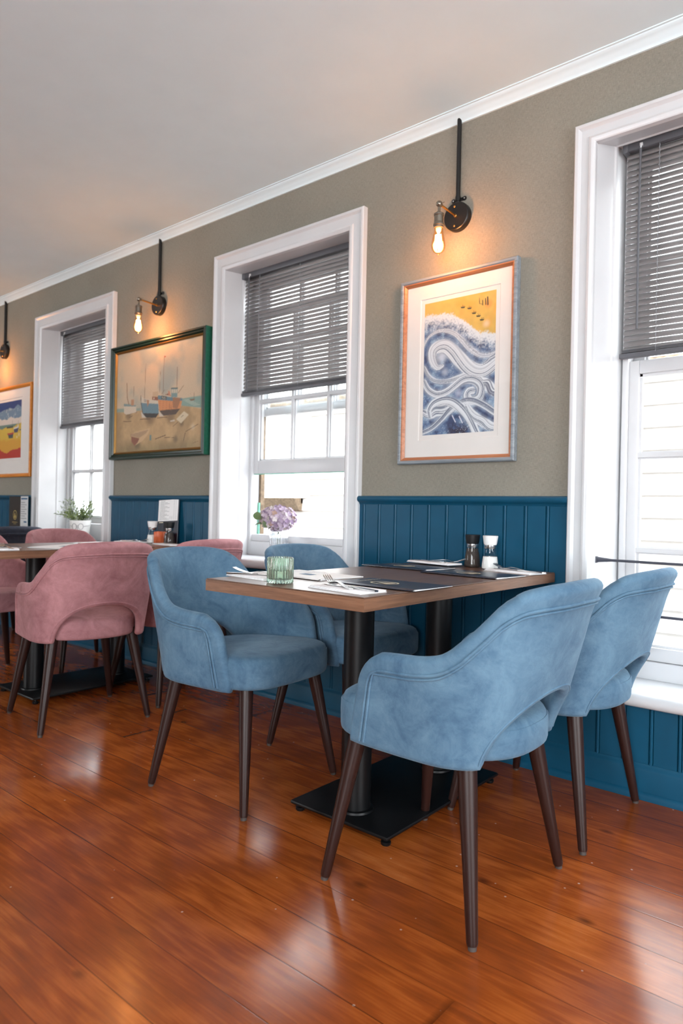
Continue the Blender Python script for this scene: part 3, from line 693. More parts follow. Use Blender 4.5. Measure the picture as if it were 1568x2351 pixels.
def art_wave():
    A = Art(0.338, 0.565, 190); H = homog([(300, 560), (1072, 405), (1043, 1920), (280, 1960)]); h = lambda L: [H(p) for p in L]
    n1 = fbm(A.sh, 5, 11); n2 = fbm(A.sh, 14, 21); n3 = fbm(A.sh, 60, 31, 2); spk = np.random.default_rng(5).random(A.sh)
    A.C = (lin((52, 76, 122)) * (1 - n1[..., None]) + lin((128, 156, 190)) * n1[..., None])
    A.blend(smoothstep(0.5, 0.25, n2) * 0.75, lin((34, 46, 88))); A.blend(smoothstep(0.52, 0.8, n2) * 0.8, lin((150, 180, 206)))
    # yellow sand and foam edge
    E = np.array(h([(290, 700), (420, 672), (520, 655), (600, 672), (700, 725), (800, 802), (900, 862), (1075, 890)])); ev = np.interp(A.U, E[:, 0], E[:, 1])
    s = A.V - ev + (n3 - 0.5) * 0.03 + (n2 - 0.5) * 0.03
    A.blend(smoothstep(-0.135, -0.02, s + (n3 - .5) * 0.07) * 0.96, lin((232, 238, 240)))
    yel = lin((222, 184, 92)) * (0.86 + 0.3 * n2[..., None]); A.C = np.where((smoothstep(-0.012, 0.012, s) > 0)[..., None], A.C * (1 - smoothstep(-0.012, 0.012, s)[..., None]) + yel * smoothstep(-0.012, 0.012, s)[..., None], A.C)
    A.blend(smoothstep(0.55, 0.75, n1) * smoothstep(0.0, 0.05, s) * 0.5, lin((236, 168, 60)))
    A.blob(H((960, 775)), 0.024, (240, 226, 196), 0.7, 1.0); A.blob(H((985, 560)), 0.025, (226, 140, 70), 0.5)
    for (x, y) in ((705, 597), (775, 608), (825, 660), (872, 692), (910, 732)):
        A.poly(h([(x - 24, y - 4), (x + 30, y - 8), (x + 16, y + 10), (x - 14, y + 12)]), (66, 70, 50), 0.001); A.line(h([(x - 2, y - 24), (x + 2, y + 4)]), 0.0012, (66, 70, 50)); A.line(h([(x + 8, y - 14), (x + 22, y - 18)]), 0.0012, (66, 70, 50))
    for (x, y0, y1, ww) in ((884, 500, 562, .0018), (918, 525, 575, .0026), (950, 505, 570, .0028), (973, 490, 570, .0042)): A.line(h([(x, y0), (x + 3, y1)]), ww, (62, 56, 44))
    A.line(h([(884, 558), (915, 566)]), 0.001, (62, 56, 44))
    # spray
    A.blob(H((480, 1130)), 0.040, (226, 232, 240), 0.8, 1.0); A.blob(H((515, 1290)), 0.026, (216, 224, 236), 0.6, 1.0); A.blob(H((665, 1515)), 0.026, (212, 212, 230), 0.6, 1.0)
    st = lambda L, w0, w1, sd, **k: A.stroke(h(L), w0, w1, sd, **k)
    st([(290, 1010), (340, 915), (430, 855), (520, 845), (620, 880), (700, 960), (780, 1040), (870, 1100), (960, 1115), (1060, 1090)], 0.004, 0.012, 1)
    st([(640, 880), (720, 950), (790, 1030), (860, 1080)], 0.003, 0.006, 2)
    st([(295, 1240), (340, 1320), (400, 1375), (480, 1395), (570, 1382), (680, 1340), (760, 1305)], 0.008, 0.012, 3)
    st([(490, 1222), (440, 1240), (400, 1200), (380, 1130), (392, 1060), (450, 1018), (525, 1018), (600, 1075), (670, 1150), (750, 1225), (840, 1275), (940, 1275), (1055, 1200)], 0.008, 0.034, 4)
    st([(930, 1205), (1000, 1160), (1060, 1105)], 0.004, 0.010, 12)
    st([(900, 1380), (960, 1420), (1045, 1500)], 0.016, 0.024, 5, dark=(34, 44, 84))
    st([(290, 1400), (340, 1480), (430, 1525), (530, 1500), (620, 1440), (700, 1385), (780, 1370), (855, 1395), (900, 1455), (890, 1545), (840, 1590), (785, 1590), (755, 1540), (772, 1500), (805, 1492)], 0.016, 0.020, 6)
    st([(290, 1720), (370, 1730), (450, 1700), (560, 1650)], 0.016, 0.026, 7)
    st([(285, 1930), (380, 1880), (480, 1790), (560, 1710), (650, 1645), (750, 1600), (850, 1605), (950, 1650), (1045, 1720)], 0.010, 0.016, 8)
    st([(360, 1750), (348, 1690), (390, 1625), (470, 1597), (560, 1602), (650, 1645), (740, 1720), (800, 1810), (850, 1930)], 0.012, 0.022, 9)
    st([(760, 1660), (850, 1770), (950, 1840), (1045, 1880)], 0.012, 0.022, 10)
    A.blend(smoothstep(0.12, 0.0, A.V) * smoothstep(0.30, 0.45, A.U) * smoothstep(0.72, 0.6, A.U) * smoothstep(0.35, 0.6, n3 + 0.3 * n2) * 0.9, lin((52, 30, 44)))
    for (x, y) in ((615, 1790), (690, 1800)): A.line(h([(x - 18, y - 38), (x + 16, y + 30)]), 0.0032, (228, 228, 240))
    A.blend((spk > 0.965) * (s < -0.08) * smoothstep(0.4, 0.6, n2) * 0.9, lin((232, 238, 244)))
    return A
def art_boats():
    A = Art(0.885, 0.66, 240); A.tone = 0.70; H = homog([(155, 485), (1393, 195), (1400, 1800), (170, 1870)]); h = lambda L: [H(p) for p in L]
    n1 = fbm(A.sh, 4, 41); n2 = fbm(A.sh, 9, 51); n3 = fbm(A.sh, 50, 61, 2)
    sky = lin((172, 176, 166)); cl = lin((218, 196, 166)); f = smoothstep(0.34, 0.62, n1 * 0.75 + n2 * 0.25 + 0.10 * (0.75 - A.V) + 0.08 * (A.U - 0.4)); A.C = sky * (1 - f[..., None]) + cl * f[..., None]
    A.poly(h([(1070, 1140), (1400, 1092), (1400, 1265), (1080, 1250)]), (142, 172, 160), 0.004); A.poly(h([(150, 1275), (500, 1265), (500, 1330), (150, 1330)]), (150, 170, 156), 0.004)
    for k in range(6): A.line(h([(1090 + 30 * k, 1160 + 14 * k), (1180 + 36 * k, 1152 + 14 * k)]), 0.0016, (214, 216, 200), 0.6)
    E = np.array(h([(150, 1325), (260, 1320), (500, 1300), (900, 1275), (1090, 1238), (1250, 1255), (1400, 1285)])); ev = np.interp(A.U, E[:, 0], E[:, 1])
    g = smoothstep(0.006, -0.006, A.V - ev); sand = lin((206, 172, 124)) * (0.82 + 0.36 * n2[..., None]) * (0.92 + 0.16 * n3[..., None]); A.C = A.C * (1 - g[..., None]) + sand * g[..., None]
    A.blend(smoothstep(0.12, 0.0, A.V + (n2 - .5) * 0.1) * 0.55, lin((128, 118, 78))); A.blend(smoothstep(0.58, 0.72, n1) * g * 0.35, lin((120, 96, 66)))
    ln = lambda L, w, c, a=1: A.line(h(L), w, c, a)
    # shade pools under the hulls are drawn by the painter
    for (x, y, r) in ((640, 1400, .07), (930, 1375, .07), (330, 1360, .05), (1090, 1475, .03), (470, 1760, .05)): A.blob(H((x, y)), r, (84, 66, 48), 0.6, 0.8)
    for L, w in (([(555, 665), (550, 1145)], .0022), ([(815, 550), (812, 1095)], .0024), ([(765, 770), (760, 1090)], .0018), ([(1007, 700), (1005, 1000)], .002), ([(395, 970), (400, 1190)], .0018), ([(1030, 1060), (1105, 955)], .002), ([(790, 1080), (830, 1020)], .0016)): ln(L, w, (112, 78, 56))
    ln([(295, 930), (305, 1120), (330, 1215)], .005, (150, 112, 82)); ln([(330, 1215), (380, 1300), (440, 1320)], .009, (160, 124, 94))
    A.poly(h([(815, 552), (838, 556), (836, 572), (815, 570)]), (190, 96, 76))
    A.poly(h([(258, 1205), (300, 1230), (432, 1232), (442, 1320), (300, 1355), (268, 1335)]), (222, 208, 186)); A.poly(h([(258, 1205), (432, 1225), (430, 1245), (262, 1240)]), (136, 158, 158)); A.poly(h([(362, 1150), (402, 1150), (402, 1230), (362, 1230)]), (196, 148, 112))
    A.poly(h([(665, 1048), (742, 1040), (745, 1165), (665, 1160)]), (206, 180, 146)); A.poly(h([(660, 1110), (742, 1115), (742, 1165), (660, 1160)]), (150, 96, 70)); A.blob(H((684, 1135)), .008, (230, 214, 190))
    A.poly(h([(498, 1100), (545, 1140), (740, 1165), (748, 1215), (505, 1200)]), (214, 208, 190)); A.poly(h([(503, 1195), (748, 1210), (760, 1340), (720, 1385), (590, 1385), (530, 1340)]), (112, 144, 158)); A.poly(h([(528, 1335), (758, 1340), (720, 1398), (570, 1395)]), (62, 56, 54))
    ln([(497, 1095), (505, 1210), (532, 1345)], .004, (76, 72, 66)); A.poly(h([(505, 1310), (582, 1398), (522, 1395)]), (216, 206, 190)); A.poly(h([(580, 1150), (618, 1160), (612, 1210), (596, 1250)]), (186, 140, 106))
    A.poly(h([(545, 1150), (575, 1154), (576, 1182), (548, 1180)]), (60, 60, 64)); ln([(552, 1165), (570, 1168)], .004, (222, 214, 200))
    A.poly(h([(928, 1000), (1016, 992), (1018, 1120), (930, 1118)]), (128, 160, 162)); A.poly(h([(922, 992), (1020, 985), (1020, 1003), (922, 1008)]), (84, 110, 112))
    for k in range(3): A.poly(h([(936 + 27 * k, 1012), (954 + 27 * k, 1010), (954 + 27 * k, 1062), (936 + 27 * k, 1062)]), (216, 206, 184))
    A.poly(h([(738, 1140), (1088, 1160), (1066, 1270), (1000, 1325), (870, 1338), (770, 1305)]), (222, 150, 96)); A.poly(h([(740, 1092), (950, 1122), (1088, 1132), (1086, 1168), (950, 1172), (742, 1152)]), (104, 138, 152)); A.poly(h([(768, 1300), (1062, 1275), (1000, 1355), (810, 1372)]), (92, 76, 66))
    for k in range(5): ln([(745, 1178 + 26 * k), (960, 1190 + 25 * k)], .0009, (178, 112, 70), .7)
    A.poly(h([(755, 1300), (832, 1378), (768, 1382)]), (218, 206, 188)); A.poly(h([(790, 1098), (866, 1110), (866, 1154), (790, 1144)]), (52, 56, 62))
    for k in range(4): ln([(803 + 17 * k, 1116 + 2 * k), (803 + 17 * k, 1140 + 2 * k)], .0022, (222, 214, 196)); ln([(800 + 17 * k, 1116 + 2 * k), (810 + 17 * k, 1118 + 2 * k)], .0014, (222, 214, 196))
    A.poly(h([(952, 1122), (1062, 1130), (1050, 1200), (1020, 1280), (955, 1262)]), (170, 120, 84), .003, .95)
    for k in (0, 1): ln([(902 + 26 * k, 1160), (912 + 26 * k, 1380)], .0014, (150, 106, 76))
    A.poly(h([(838, 1085), (930, 1105), (900, 1060)]), (146, 104, 84)); A.poly(h([(885, 1030), (905, 1040), (920, 1100), (890, 1100)]), (206, 138, 108))
    A.poly(h([(1010, 1420), (1118, 1312), (1188, 1360), (1080, 1478)]), (224, 208, 176)); ln([(1078, 1395), (1090, 1380), (1112, 1368)], .0022, (96, 82, 70)); ln([(965, 1520), (1040, 1455)], .0026, (120, 92, 68))
    A.poly(h([(922, 1440), (985, 1425), (990, 1445), (930, 1455)]), (218, 206, 186))
    A.poly(h([(372, 1620), (440, 1590), (560, 1560), (640, 1540), (620, 1620), (535, 1715), (430, 1775), (385, 1720)]), (220, 184, 140)); A.poly(h([(378, 1650), (495, 1678), (470, 1735), (428, 1778), (384, 1720)]), (150, 94, 70)); A.poly(h([(372, 1620), (620, 1560), (585, 1610), (490, 1672), (384, 1645)]), (190, 158, 122)); ln([(372, 1618), (375, 1650)], .003, (140, 92, 66))
    A.poly(h([(636, 1630), (664, 1630), (664, 1705), (640, 1705)]), (120, 146, 142))
    for L, w in (([(720, 1688), (866, 1636)], .0036), ([(850, 1668), (985, 1668)], .0022), ([(1144, 1608), (1122, 1715)], .0036), ([(1150, 1590), (1325, 1490)], .0026), ([(262, 1448), (372, 1446)], .0030), ([(500, 1418), (640, 1412)], .0034), ([(740, 1400), (880, 1392)], .003), ([(340, 1395), (390, 1370)], .0024)): ln(L, w, (106, 80, 60))
    A.blob(H((1008, 1690)), .032, (112, 94, 72), .7, .8); A.blob(H((1250, 1525)), .03, (226, 214, 192), .35, .9)
    A.poly(h([(1195, 1148), (1268, 1140), (1262, 1165), (1205, 1168)]), (140, 112, 86)); ln([(1255, 1058), (1258, 1142)], .0026, (140, 122, 100)); ln([(1205, 1070), (1208, 1148)], .0014, (140, 122, 100)); ln([(1260, 1745), (1330, 1722)], .0022, (120, 92, 66), .7)
    return A
def art_beach():
    A = Art(0.50, 0.452, 150); n2 = fbm(A.sh, 7, 71); n3 = fbm(A.sh, 30, 81, 2); w = A.V + (n2 - 0.5) * 0.10
    A.C[:] = lin((226, 216, 204))
    A.blend(smoothstep(0.695, 0.705, w), lin((112, 142, 168))); A.blend(smoothstep(0.60, 0.75, n3) * (A.V > 0.7) * 0.6, lin((196, 206, 212))); A.blend(smoothstep(0.875, 0.89, w - 0.10 * (A.U - 0.8)), lin((22, 58, 128)))
    A.blend(smoothstep(0.60, 0.59, A.V), lin((112, 142, 132))); A.blend(smoothstep(0.52, 0.51, w - 0.06 * A.U), lin((222, 188, 70))); A.blend(smoothstep(0.36, 0.30, w) * 0.8, lin((222, 160, 48))); A.blend(smoothstep(0.14, 0.13, w - 0.04 * np.sin(A.U * 9)), lin((190, 44, 30)))
    A.poly([(0.74, 0.50), (0.92, 0.52), (0.88, 0.44), (0.77, 0.44)], (70, 76, 108)); A.poly([(0.74, 0.50), (0.92, 0.52), (0.91, 0.545), (0.76, 0.53)], (226, 222, 218)); A.poly([(0.55, 0.42), (0.74, 0.43), (0.72, 0.35), (0.58, 0.35)], (60, 76, 82)); A.poly([(0.52, 0.44), (0.76, 0.45), (0.74, 0.42), (0.54, 0.41)], (188, 62, 50)); A.poly([(0.94, 0.485), (1.0, 0.49), (0.99, 0.47), (0.94, 0.47)], (80, 90, 90)); A.poly([(0.5, 0.56), (0.72, 0.56), (0.72, 0.53), (0.5, 0.53)], (50, 60, 64))
    A.line([(0.70, 0.44), (0.70, 0.66)], 0.002, (90, 80, 76)); A.line([(0.90, 0.52), (0.90, 0.64)], 0.002, (70, 84, 84)); A.poly([(0.87, 0.54), (0.90, 0.60), (0.91, 0.54)], (226, 222, 214)); A.blob((0.86, 0.36), 0.012, (236, 222, 190)); A.blob((0.93, 0.40), 0.02, (236, 222, 190), .6)
    return A
picture('wave_print', 'tall wave print in white mount and grey limed frame beside the right-hand window', -1.755, -1.203, 1.170, 1.966,
        [(0, -0.002), (0, -0.026), (0.004, -0.031), (0.012, -0.031), (0.016, -0.027)], M['greygrain'], [(0.016, -0.027), (0.020, -0.026), (0.026, -0.020), (0.030, -0.014)], M['copper'], 0.03, art_wave(), (-1.638, -1.301, 1.293, 1.857), M['paint'])
picture('boat_painting', 'wide painting of beached fishing boats in a worn dark green frame', -4.030, -3.066, 1.263, 1.986,
        [(0, -0.002), (0, -0.050), (0.004, -0.056), (0.012, -0.056), (0.018, -0.048), (0.026, -0.050), (0.034, -0.040)], M['green'], [(0.034, -0.040), (0.039, -0.042), (0.046, -0.030)], M['gilt'], 0.05, art_boats(), (-3.985, -3.110, 1.308, 1.941), M['canvas'], mount=False, glass=False, sidemat=M['greenside'])
picture('beach_print', 'colourful beach print in golden wood frame cut by the left photo edge', -6.02, -5.172, 1.176, 1.897,
        [(0, -0.002), (0, -0.022), (0.004, -0.027), (0.014, -0.027), (0.020, -0.022)], M['gold'], [(0.020, -0.022), (0.026, -0.016), (0.028, -0.012)], M['gold'], 0.027, art_beach(), (-5.86, -5.36, 1.328, 1.780), M['paint'])

# ------------------------------------------------------------------ armchairs
def ease(xs, ys, x):
    """monotone smooth interpolation through a table"""
    for i in range(len(xs) - 1):
        if x <= xs[i + 1]:
            h = xs[i + 1] - xs[i]; t = (x - xs[i]) / h
            def sl(k):
                if k <= 0 or k >= len(xs) - 1: return 0.0
                a = (ys[k] - ys[k - 1]) / (xs[k] - xs[k - 1]); b = (ys[k + 1] - ys[k]) / (xs[k + 1] - xs[k])
                return 0.0 if a * b <= 0 else 2 * a * b / (a + b)
            m0, m1 = sl(i), sl(i + 1)
            return (2 * t ** 3 - 3 * t * t + 1) * ys[i] + (t ** 3 - 2 * t * t + t) * h * m0 + (-2 * t ** 3 + 3 * t * t) * ys[i + 1] + (t ** 3 - t * t) * h * m1
    return ys[-1]
SB = 0.388                                           # underside of the upholstered shell
TOPT = ([0, .20, .33, .40, .48, .56, .64, .75, .9, 1.0], [.785, .782, .773, .750, .692, .642, .617, .607, .602, .595])
S0 = 0.715
def plan(s, z):
    """outer face of the shell: s = 0 middle of the back .. 1 arm front; z height"""
    k = (z - SB) / (0.80 - SB)
    b = 0.205 + 0.112 * k; a = 0.250 + 0.024 * min(1.0, k * 1.6) - 0.004 * k
    xf = 0.135 - 0.060 * k * 1.6; x0 = -0.050
    b += 0.010 * max(0.0, (z - 0.70) / 0.08) ** 2
    if s < S0:
        th = (s / S0) * PI / 2
        # equalise the arc of the super-ellipse
        c, sn = math.cos(th), math.sin(th); e = 2 / 2.8
        return x0 - b * abs(c) ** e, a * abs(sn) ** e
    t = (s - S0) / (1 - S0); return x0 + (xf - x0) * t, a * (1 - 0.03 * t * t)
def arc_table():
    n = 400; L = [0]; pz = 0.62; p = plan(0, pz)
    for i in range(1, n + 1):
        q = plan(i / n, pz); L.append(L[-1] + math.hypot(q[0] - p[0], q[1] - p[1])); p = q
    return [l / L[-1] for l in L]
ARC = arc_table()
def s_of(t):                                         # t = fraction of arc length
    import bisect
    i = min(max(bisect.bisect_left(ARC, t), 1), 400); f = (t - ARC[i - 1]) / (ARC[i] - ARC[i - 1] + 1e-12); return (i - 1 + f) / 400
def shell_pt(t, v):
    """t in [-1,1] along the shell, v in [0,1] bottom to top"""
    s = abs(t)
    um = 1.0
    if v > 0.70: um = 1 - 0.085 * (1 - math.sqrt(max(0, 1 - ((v - 0.70) / 0.30) ** 2)))
    se = s * um
    zt = ease(*TOPT, se)
    aw = 0.405; zb = SB
    if s < aw: zb = SB + 0.158 * (1 - (s / aw) ** 2.3) ** 0.60
    z = zb + (zt - zb) * v
    x, y = plan(s_of(se), z)
    return Vector((x, y if t >= 0 else -y, z))
def make_chair(name, vel, label, group):
    root = thing(name, label, 'chair', (0, 0, 0), 0, group)
    # ----- shell
    aw = 0.405
    ts = [-1 + (1 - aw) * i / 22 for i in range(22)] + [-aw * math.cos(PI * i / 40) for i in range(41)] + [aw + (1 - aw) * (i + 1) / 22 for i in range(22)]
    vs_ = [i / 18 for i in range(19)]
    nT, nV = len(ts), len(vs_)
    P = [[shell_pt(t, v) for v in vs_] for t in ts]
    TH = 0.040
    def nrm(i, j):
        a = P[min(i + 1, nT - 1)][j] - P[max(i - 1, 0)][j]; b = P[i][min(j + 1, nV - 1)] - P[i][max(j - 1, 0)]
        n = a.cross(b)
        if n.length < 1e-9: n = Vector((-1, 0, 0))
        n.normalize()
        c = Vector((P[i][j].x + 0.05, P[i][j].y, 0)); return n if n.dot(c) > 0 else -n
    Nn = [[nrm(i, j) for j in range(nV)] for i in range(nT)]
    bm = B()
    def thick(i, j):                                  # padding thins a little towards the bottom
        return TH * (0.8 + 0.2 * (j / (nV - 1)))
    out = [[bm.verts.new(P[i][j]) for j in range(nV)] for i in range(nT)]
    inn = [[bm.verts.new(P[i][j] - Nn[i][j] * thick(i, j)) for j in range(nV)] for i in range(nT)]
    for i in range(nT - 1):
        for j in range(nV - 1):
            bm.faces.new((out[i][j], out[i][j + 1], out[i + 1][j + 1], out[i + 1][j])); bm.faces.new((inn[i][j], inn[i + 1][j], inn[i + 1][j + 1], inn[i][j + 1]))
    loop = [(i, 0) for i in range(nT)] + [(nT - 1, j) for j in range(1, nV)] + [(i, nV - 1) for i in range(nT - 2, -1, -1)] + [(0, j) for j in range(nV - 2, 0, -1)]
    cen = len(loop); mids = []
    for k, (i, j) in enumerate(loop):
        p, q = P[i][j], P[i][j] - Nn[i][j] * thick(i, j)
        a = P[loop[(k + 1) % cen][0]][loop[(k + 1) % cen][1]]; b = P[loop[k - 1][0]][loop[k - 1][1]]
        tan = (a - b); tan.normalize() if tan.length > 1e-9 else None
        o_ = tan.cross(Nn[i][j]); ii = min(max(i, 1), nT - 2); jj = min(max(j, 1), nV - 2)
        if o_.dot(P[i][j] - P[ii][jj]) < 0: o_ = -o_
        if o_.length > 1e-9: o_.normalize()
        m = (p + q) / 2; hh = thick(i, j) / 2
        ring = []
        for st in range(1, 6):
            th = PI * st / 6; ring.append(bm.verts.new(m + (p - m) * math.cos(th) + o_ * hh * 0.85 * math.sin(th)))
        mids.append([out[i][j]] + ring + [inn[i][j]])
    for k in range(cen):
        a, b = mids[k], mids[(k + 1) % cen]
        for st in range(6):
            try: bm.faces.new((a[st], b[st], b[st + 1], a[st + 1]))
            except ValueError: pass
    bmesh.ops.remove_doubles(bm, verts=bm.verts[:], dist=0.0004); recalc(bm)
    finish('backrest_shell', bm, vel, root, True, 80)
    # ----- piping: outer cord a finger's width inside the rim, and round the cut-out
    def onsurf(t, v, lift): 
        e = 1e-3; p = shell_pt(t, v); a = shell_pt(min(1, t + e), v) - shell_pt(max(-1, t - e), v); b = shell_pt(t, min(1, v + e)) - shell_pt(t, max(0, v - e)); n = a.cross(b)
        n.normalize(); c = Vector((p.x + 0.05, p.y, 0)); n = n if n.dot(c) > 0 else -n; return p + n * lift
    def vrim(t, d):                                   # v at distance d below the rim
        zt = shell_pt(t, 1).z; zb = shell_pt(t, 0).z; return 1 - d / (zt - zb)
    bm = B()
    for d, r in ((0.024, 0.0044), (0.034, 0.0034)):
        path = [onsurf(-1 + d / 0.62, v, 0.0018) for v in [0.01 + 0.84 * k / 14 for k in range(15)]]
        tt = [-1 + d / 0.62 + 0.03 + (2 - 2 * d / 0.62 - 0.06) * k / 90 for k in range(91)]
        path += [onsurf(t, vrim(t, d), 0.0018) for t in tt]
        path += [onsurf(1 - d / 0.62, v, 0.0018) for v in [0.85 - 0.84 * k / 14 for k in range(15)]]
        tube(bm, path, r, 6)
    for lift in (0.0006,):
        path = [onsurf(-aw * math.cos(PI * k / 60) * 1.0, 0.0, lift) + Vector((0, 0, 0.004)) for k in range(61)]
        tube(bm, path, 0.0032, 6)
    finish('piping', bm, vel, root, True, 80)
    # ----- inner seams
    for t in (-0.47, 0.47):
        bm = B(); path = []
        for k in range(16):
            v = 0.02 + 0.94 * k / 15; p = shell_pt(t, v); i = min(range(nT), key=lambda q: abs(ts[q] - t)); j = int(v * (nV - 1)); path.append(p - Nn[i][j] * (thick(i, j) + 0.0003))
        tube(bm, path, 0.0012, 5); finish('inner_seam', bm, vel, root, True, 80)
    # ----- seat cushion
    bm = B(); ring_def = []
    def seat_outline(sc, n=72):
        pts = []
        for k in range(n):
            th = 2 * PI * k / n; c, s_ = math.cos(th), math.sin(th)
            if c >= 0: e = 2 / 4.2; x = 0.02 + 0.212 * abs(c) ** e; y = 0.236 * abs(s_) ** e
            else: e = 2 / 2.5; x = 0.02 - 0.272 * abs(c) ** e; y = 0.236 * abs(s_) ** e
            y *= (1.0 if x > 0.10 else 1.0 - 0.06 * min(1, (0.10 - x) / 0.12))
            bow = 0.012 * (1 - (y / 0.24) ** 2) if c > 0 else 0
            pts.append((0.02 + (x - 0.02 + bow) * sc, (y if s_ >= 0 else -y) * sc))
        return pts
    layers = [(0.0, 0.386), (0.90, 0.386), (0.972, 0.388), (0.992, 0.394), (1.0, 0.404), (1.003, 0.440), (1.000, 0.466), (0.990, 0.470), (0.984, 0.469), (0.980, 0.472), (0.965, 0.481), (0.93, 0.487), (0.85, 0.491), (0.65, 0.494), (0.4, 0.4945), (0.2, 0.495), (0.0, 0.495)]
    rings = []
    for sc, z in layers[1:-1]: rings.append([bm.verts.new((x, y, z - 0.055 * max(0.0, 0.10 - x) * (z - 0.386) / 0.11)) for x, y in seat_outline(sc)])
    for a, b in zip(rings, rings[1:]):
        n = len(a)
        for k in range(n): bm.faces.new((a[k], a[(k + 1) % n], b[(k + 1) % n], b[k]))
    bm.faces.new(list(reversed(rings[0]))); bm.faces.new(rings[-1]); recalc(bm)
    finish('seat', bm, vel, root, True, 60)
    # ----- legs
    for sx, sy in ((1, 1), (1, -1), (-1, 1), (-1, -1)):
        bm = B(); a = Vector((0.156 * sx, 0.172 * sy, 0.41)); b = Vector((0.216 * sx, 0.236 * sy, 0.009))
        tube(bm, [a, a.lerp(b, 0.2), a.lerp(b, 0.6), a.lerp(b, 0.985), b], [0.0235, 0.0225, 0.0175, 0.0130, 0.0115], 18)
        lg = finish('leg', bm, M['leg'], root, True, 40)
        bm = B(); tube(bm, [(b.x, b.y, 0.010), (b.x + 0.001 * sx, b.y + 0.001 * sy, 0.0)], [0.0100, 0.0095], 14); finish('glide', bm, M['glide'], lg)
    return root
BLUE = make_chair('velvet_armchair', M['bluevel'], 'dusty blue velvet armchair nearest the camera, seen from behind', None)
PINK = make_chair('velvet_armchair', M['pinkvel'], 'dusty pink velvet armchair in front, seen from behind with arched cut-out', None)
GREY = make_chair('velvet_armchair', M['greyvel'], 'charcoal grey velvet armchair behind the pink chairs at the far left', None)
def place(proto, x, y, deg, label, used=[]):
    if proto in used: o = copy_tree(proto)
    else: o = proto; used.append(proto)
    o.location = (x, y, 0); o.rotation_euler = (0, 0, math.radians(deg)); o['label'] = label
    o['group'] = {id(BLUE): 'blue armchairs at the near table', id(PINK): 'pink armchairs at the second table', id(GREY): 'charcoal armchairs at the third table'}[id(proto)]
    return o
place(BLUE, -0.952, -0.898, 180, 'dusty blue velvet armchair nearest the camera, back turned, right of the walnut table')
place(BLUE, -0.930, -0.306, 180, 'dusty blue velvet armchair by the low right-hand window, back turned')
place(BLUE, -1.814, -0.832, 5.0, 'dusty blue velvet armchair facing us at the left of the near table, seat fully visible')
place(BLUE, -1.790, -0.290, -1.0, 'dusty blue velvet armchair half hidden behind the near table, under the flower vase')
place(PINK, -2.936, -0.840, 171, 'dusty pink velvet armchair in front with its arched back cut-out turned to us')
place(PINK, -2.990, -0.286, 180, 'dusty pink velvet armchair by the wall, only its back rim showing behind the blue chair')
place(PINK, -3.905, -0.292, 0, 'dusty pink velvet armchair facing us below the potted plant')
place(PINK, -3.930, -0.845, 2, 'dusty pink velvet armchair cut by the left photo edge, facing us')
place(GREY, -5.090, -0.295, 180, 'charcoal grey velvet armchair seen behind the pink chairs under the standing menu')

# ------------------------------------------------------------------ tables
def make_table(label):
    root = thing('dining_table', label, 'table', (0, 0, 0), 0, 'walnut pedestal tables')
    hw, y0, y1 = 0.302, -1.150, -0.004
    bm = B(); box(bm, -hw + 0.001, hw - 0.001, y0 + 0.001, y1 - 0.001, 0.7465, 0.750, 0.0008, 1); finish('table_top', bm, M['top'], root, False)
    bm = B(); box(bm, -hw, hw, y0, y1, 0.714, 0.7465)
    for f in bm.faces:
        if abs(f.normal.y) > 0.7 or f.calc_center_median().y in (y0, y1): f.material_index = 1
    bm.normal_update()
    for f in bm.faces: f.material_index = 1 if abs(f.normal.y) > 0.7 else 0
    finish('edging', bm, M['edge'], root, False, mats=[M['edge'], M['edgex']])
    bm = B(); box(bm, -0.192, 0.192, -0.880, -0.205, 0.022, 0.034, 0.005, 2); bp = finish('base_plate', bm, M['black'], root)
    for sx in (-0.17, 0.17):
        for yy in (-0.855, -0.23):
            bm = B(); lathe(bm, [(0.013, 0.0), (0.015, 0.004), (0.015, 0.010), (0.006, 0.012), (0.006, 0.024)], sx, yy, 0, 14); finish('levelling_foot', bm, M['black'], bp)
    for yy in (-0.785, -0.318):
        bm = B(); lathe(bm, [(0.058, 0.034), (0.056, 0.040), (0.047, 0.042), (0.047, 0.706), (0.0, 0.706)], 0, yy, 0, 28); finish('pedestal', bm, M['black'], root, ang=30)
        bm = B(); box(bm, -0.16, 0.16, yy - 0.05, yy + 0.05, 0.704, 0.7145, 0.002); finish('mounting_plate', bm, M['black'], root)
    return root
T1 = make_table('walnut topped table on black pedestals between the blue chairs'); T1.location = (-1.332, -0.020, 0)
T2 = copy_tree(T1); T2.location = (-3.417, 0.0 - 0.034, 0); T2['label'] = 'walnut topped table on black pedestals between the pink chairs'
T3 = copy_tree(T1); T3.location = (-5.380, -0.034, 0); T3['label'] = 'walnut topped table under the standing menu at the far left, behind the grey chair'
for t in (T1, T2, T3): t['group'] = 'walnut pedestal tables'
TZ = 0.750

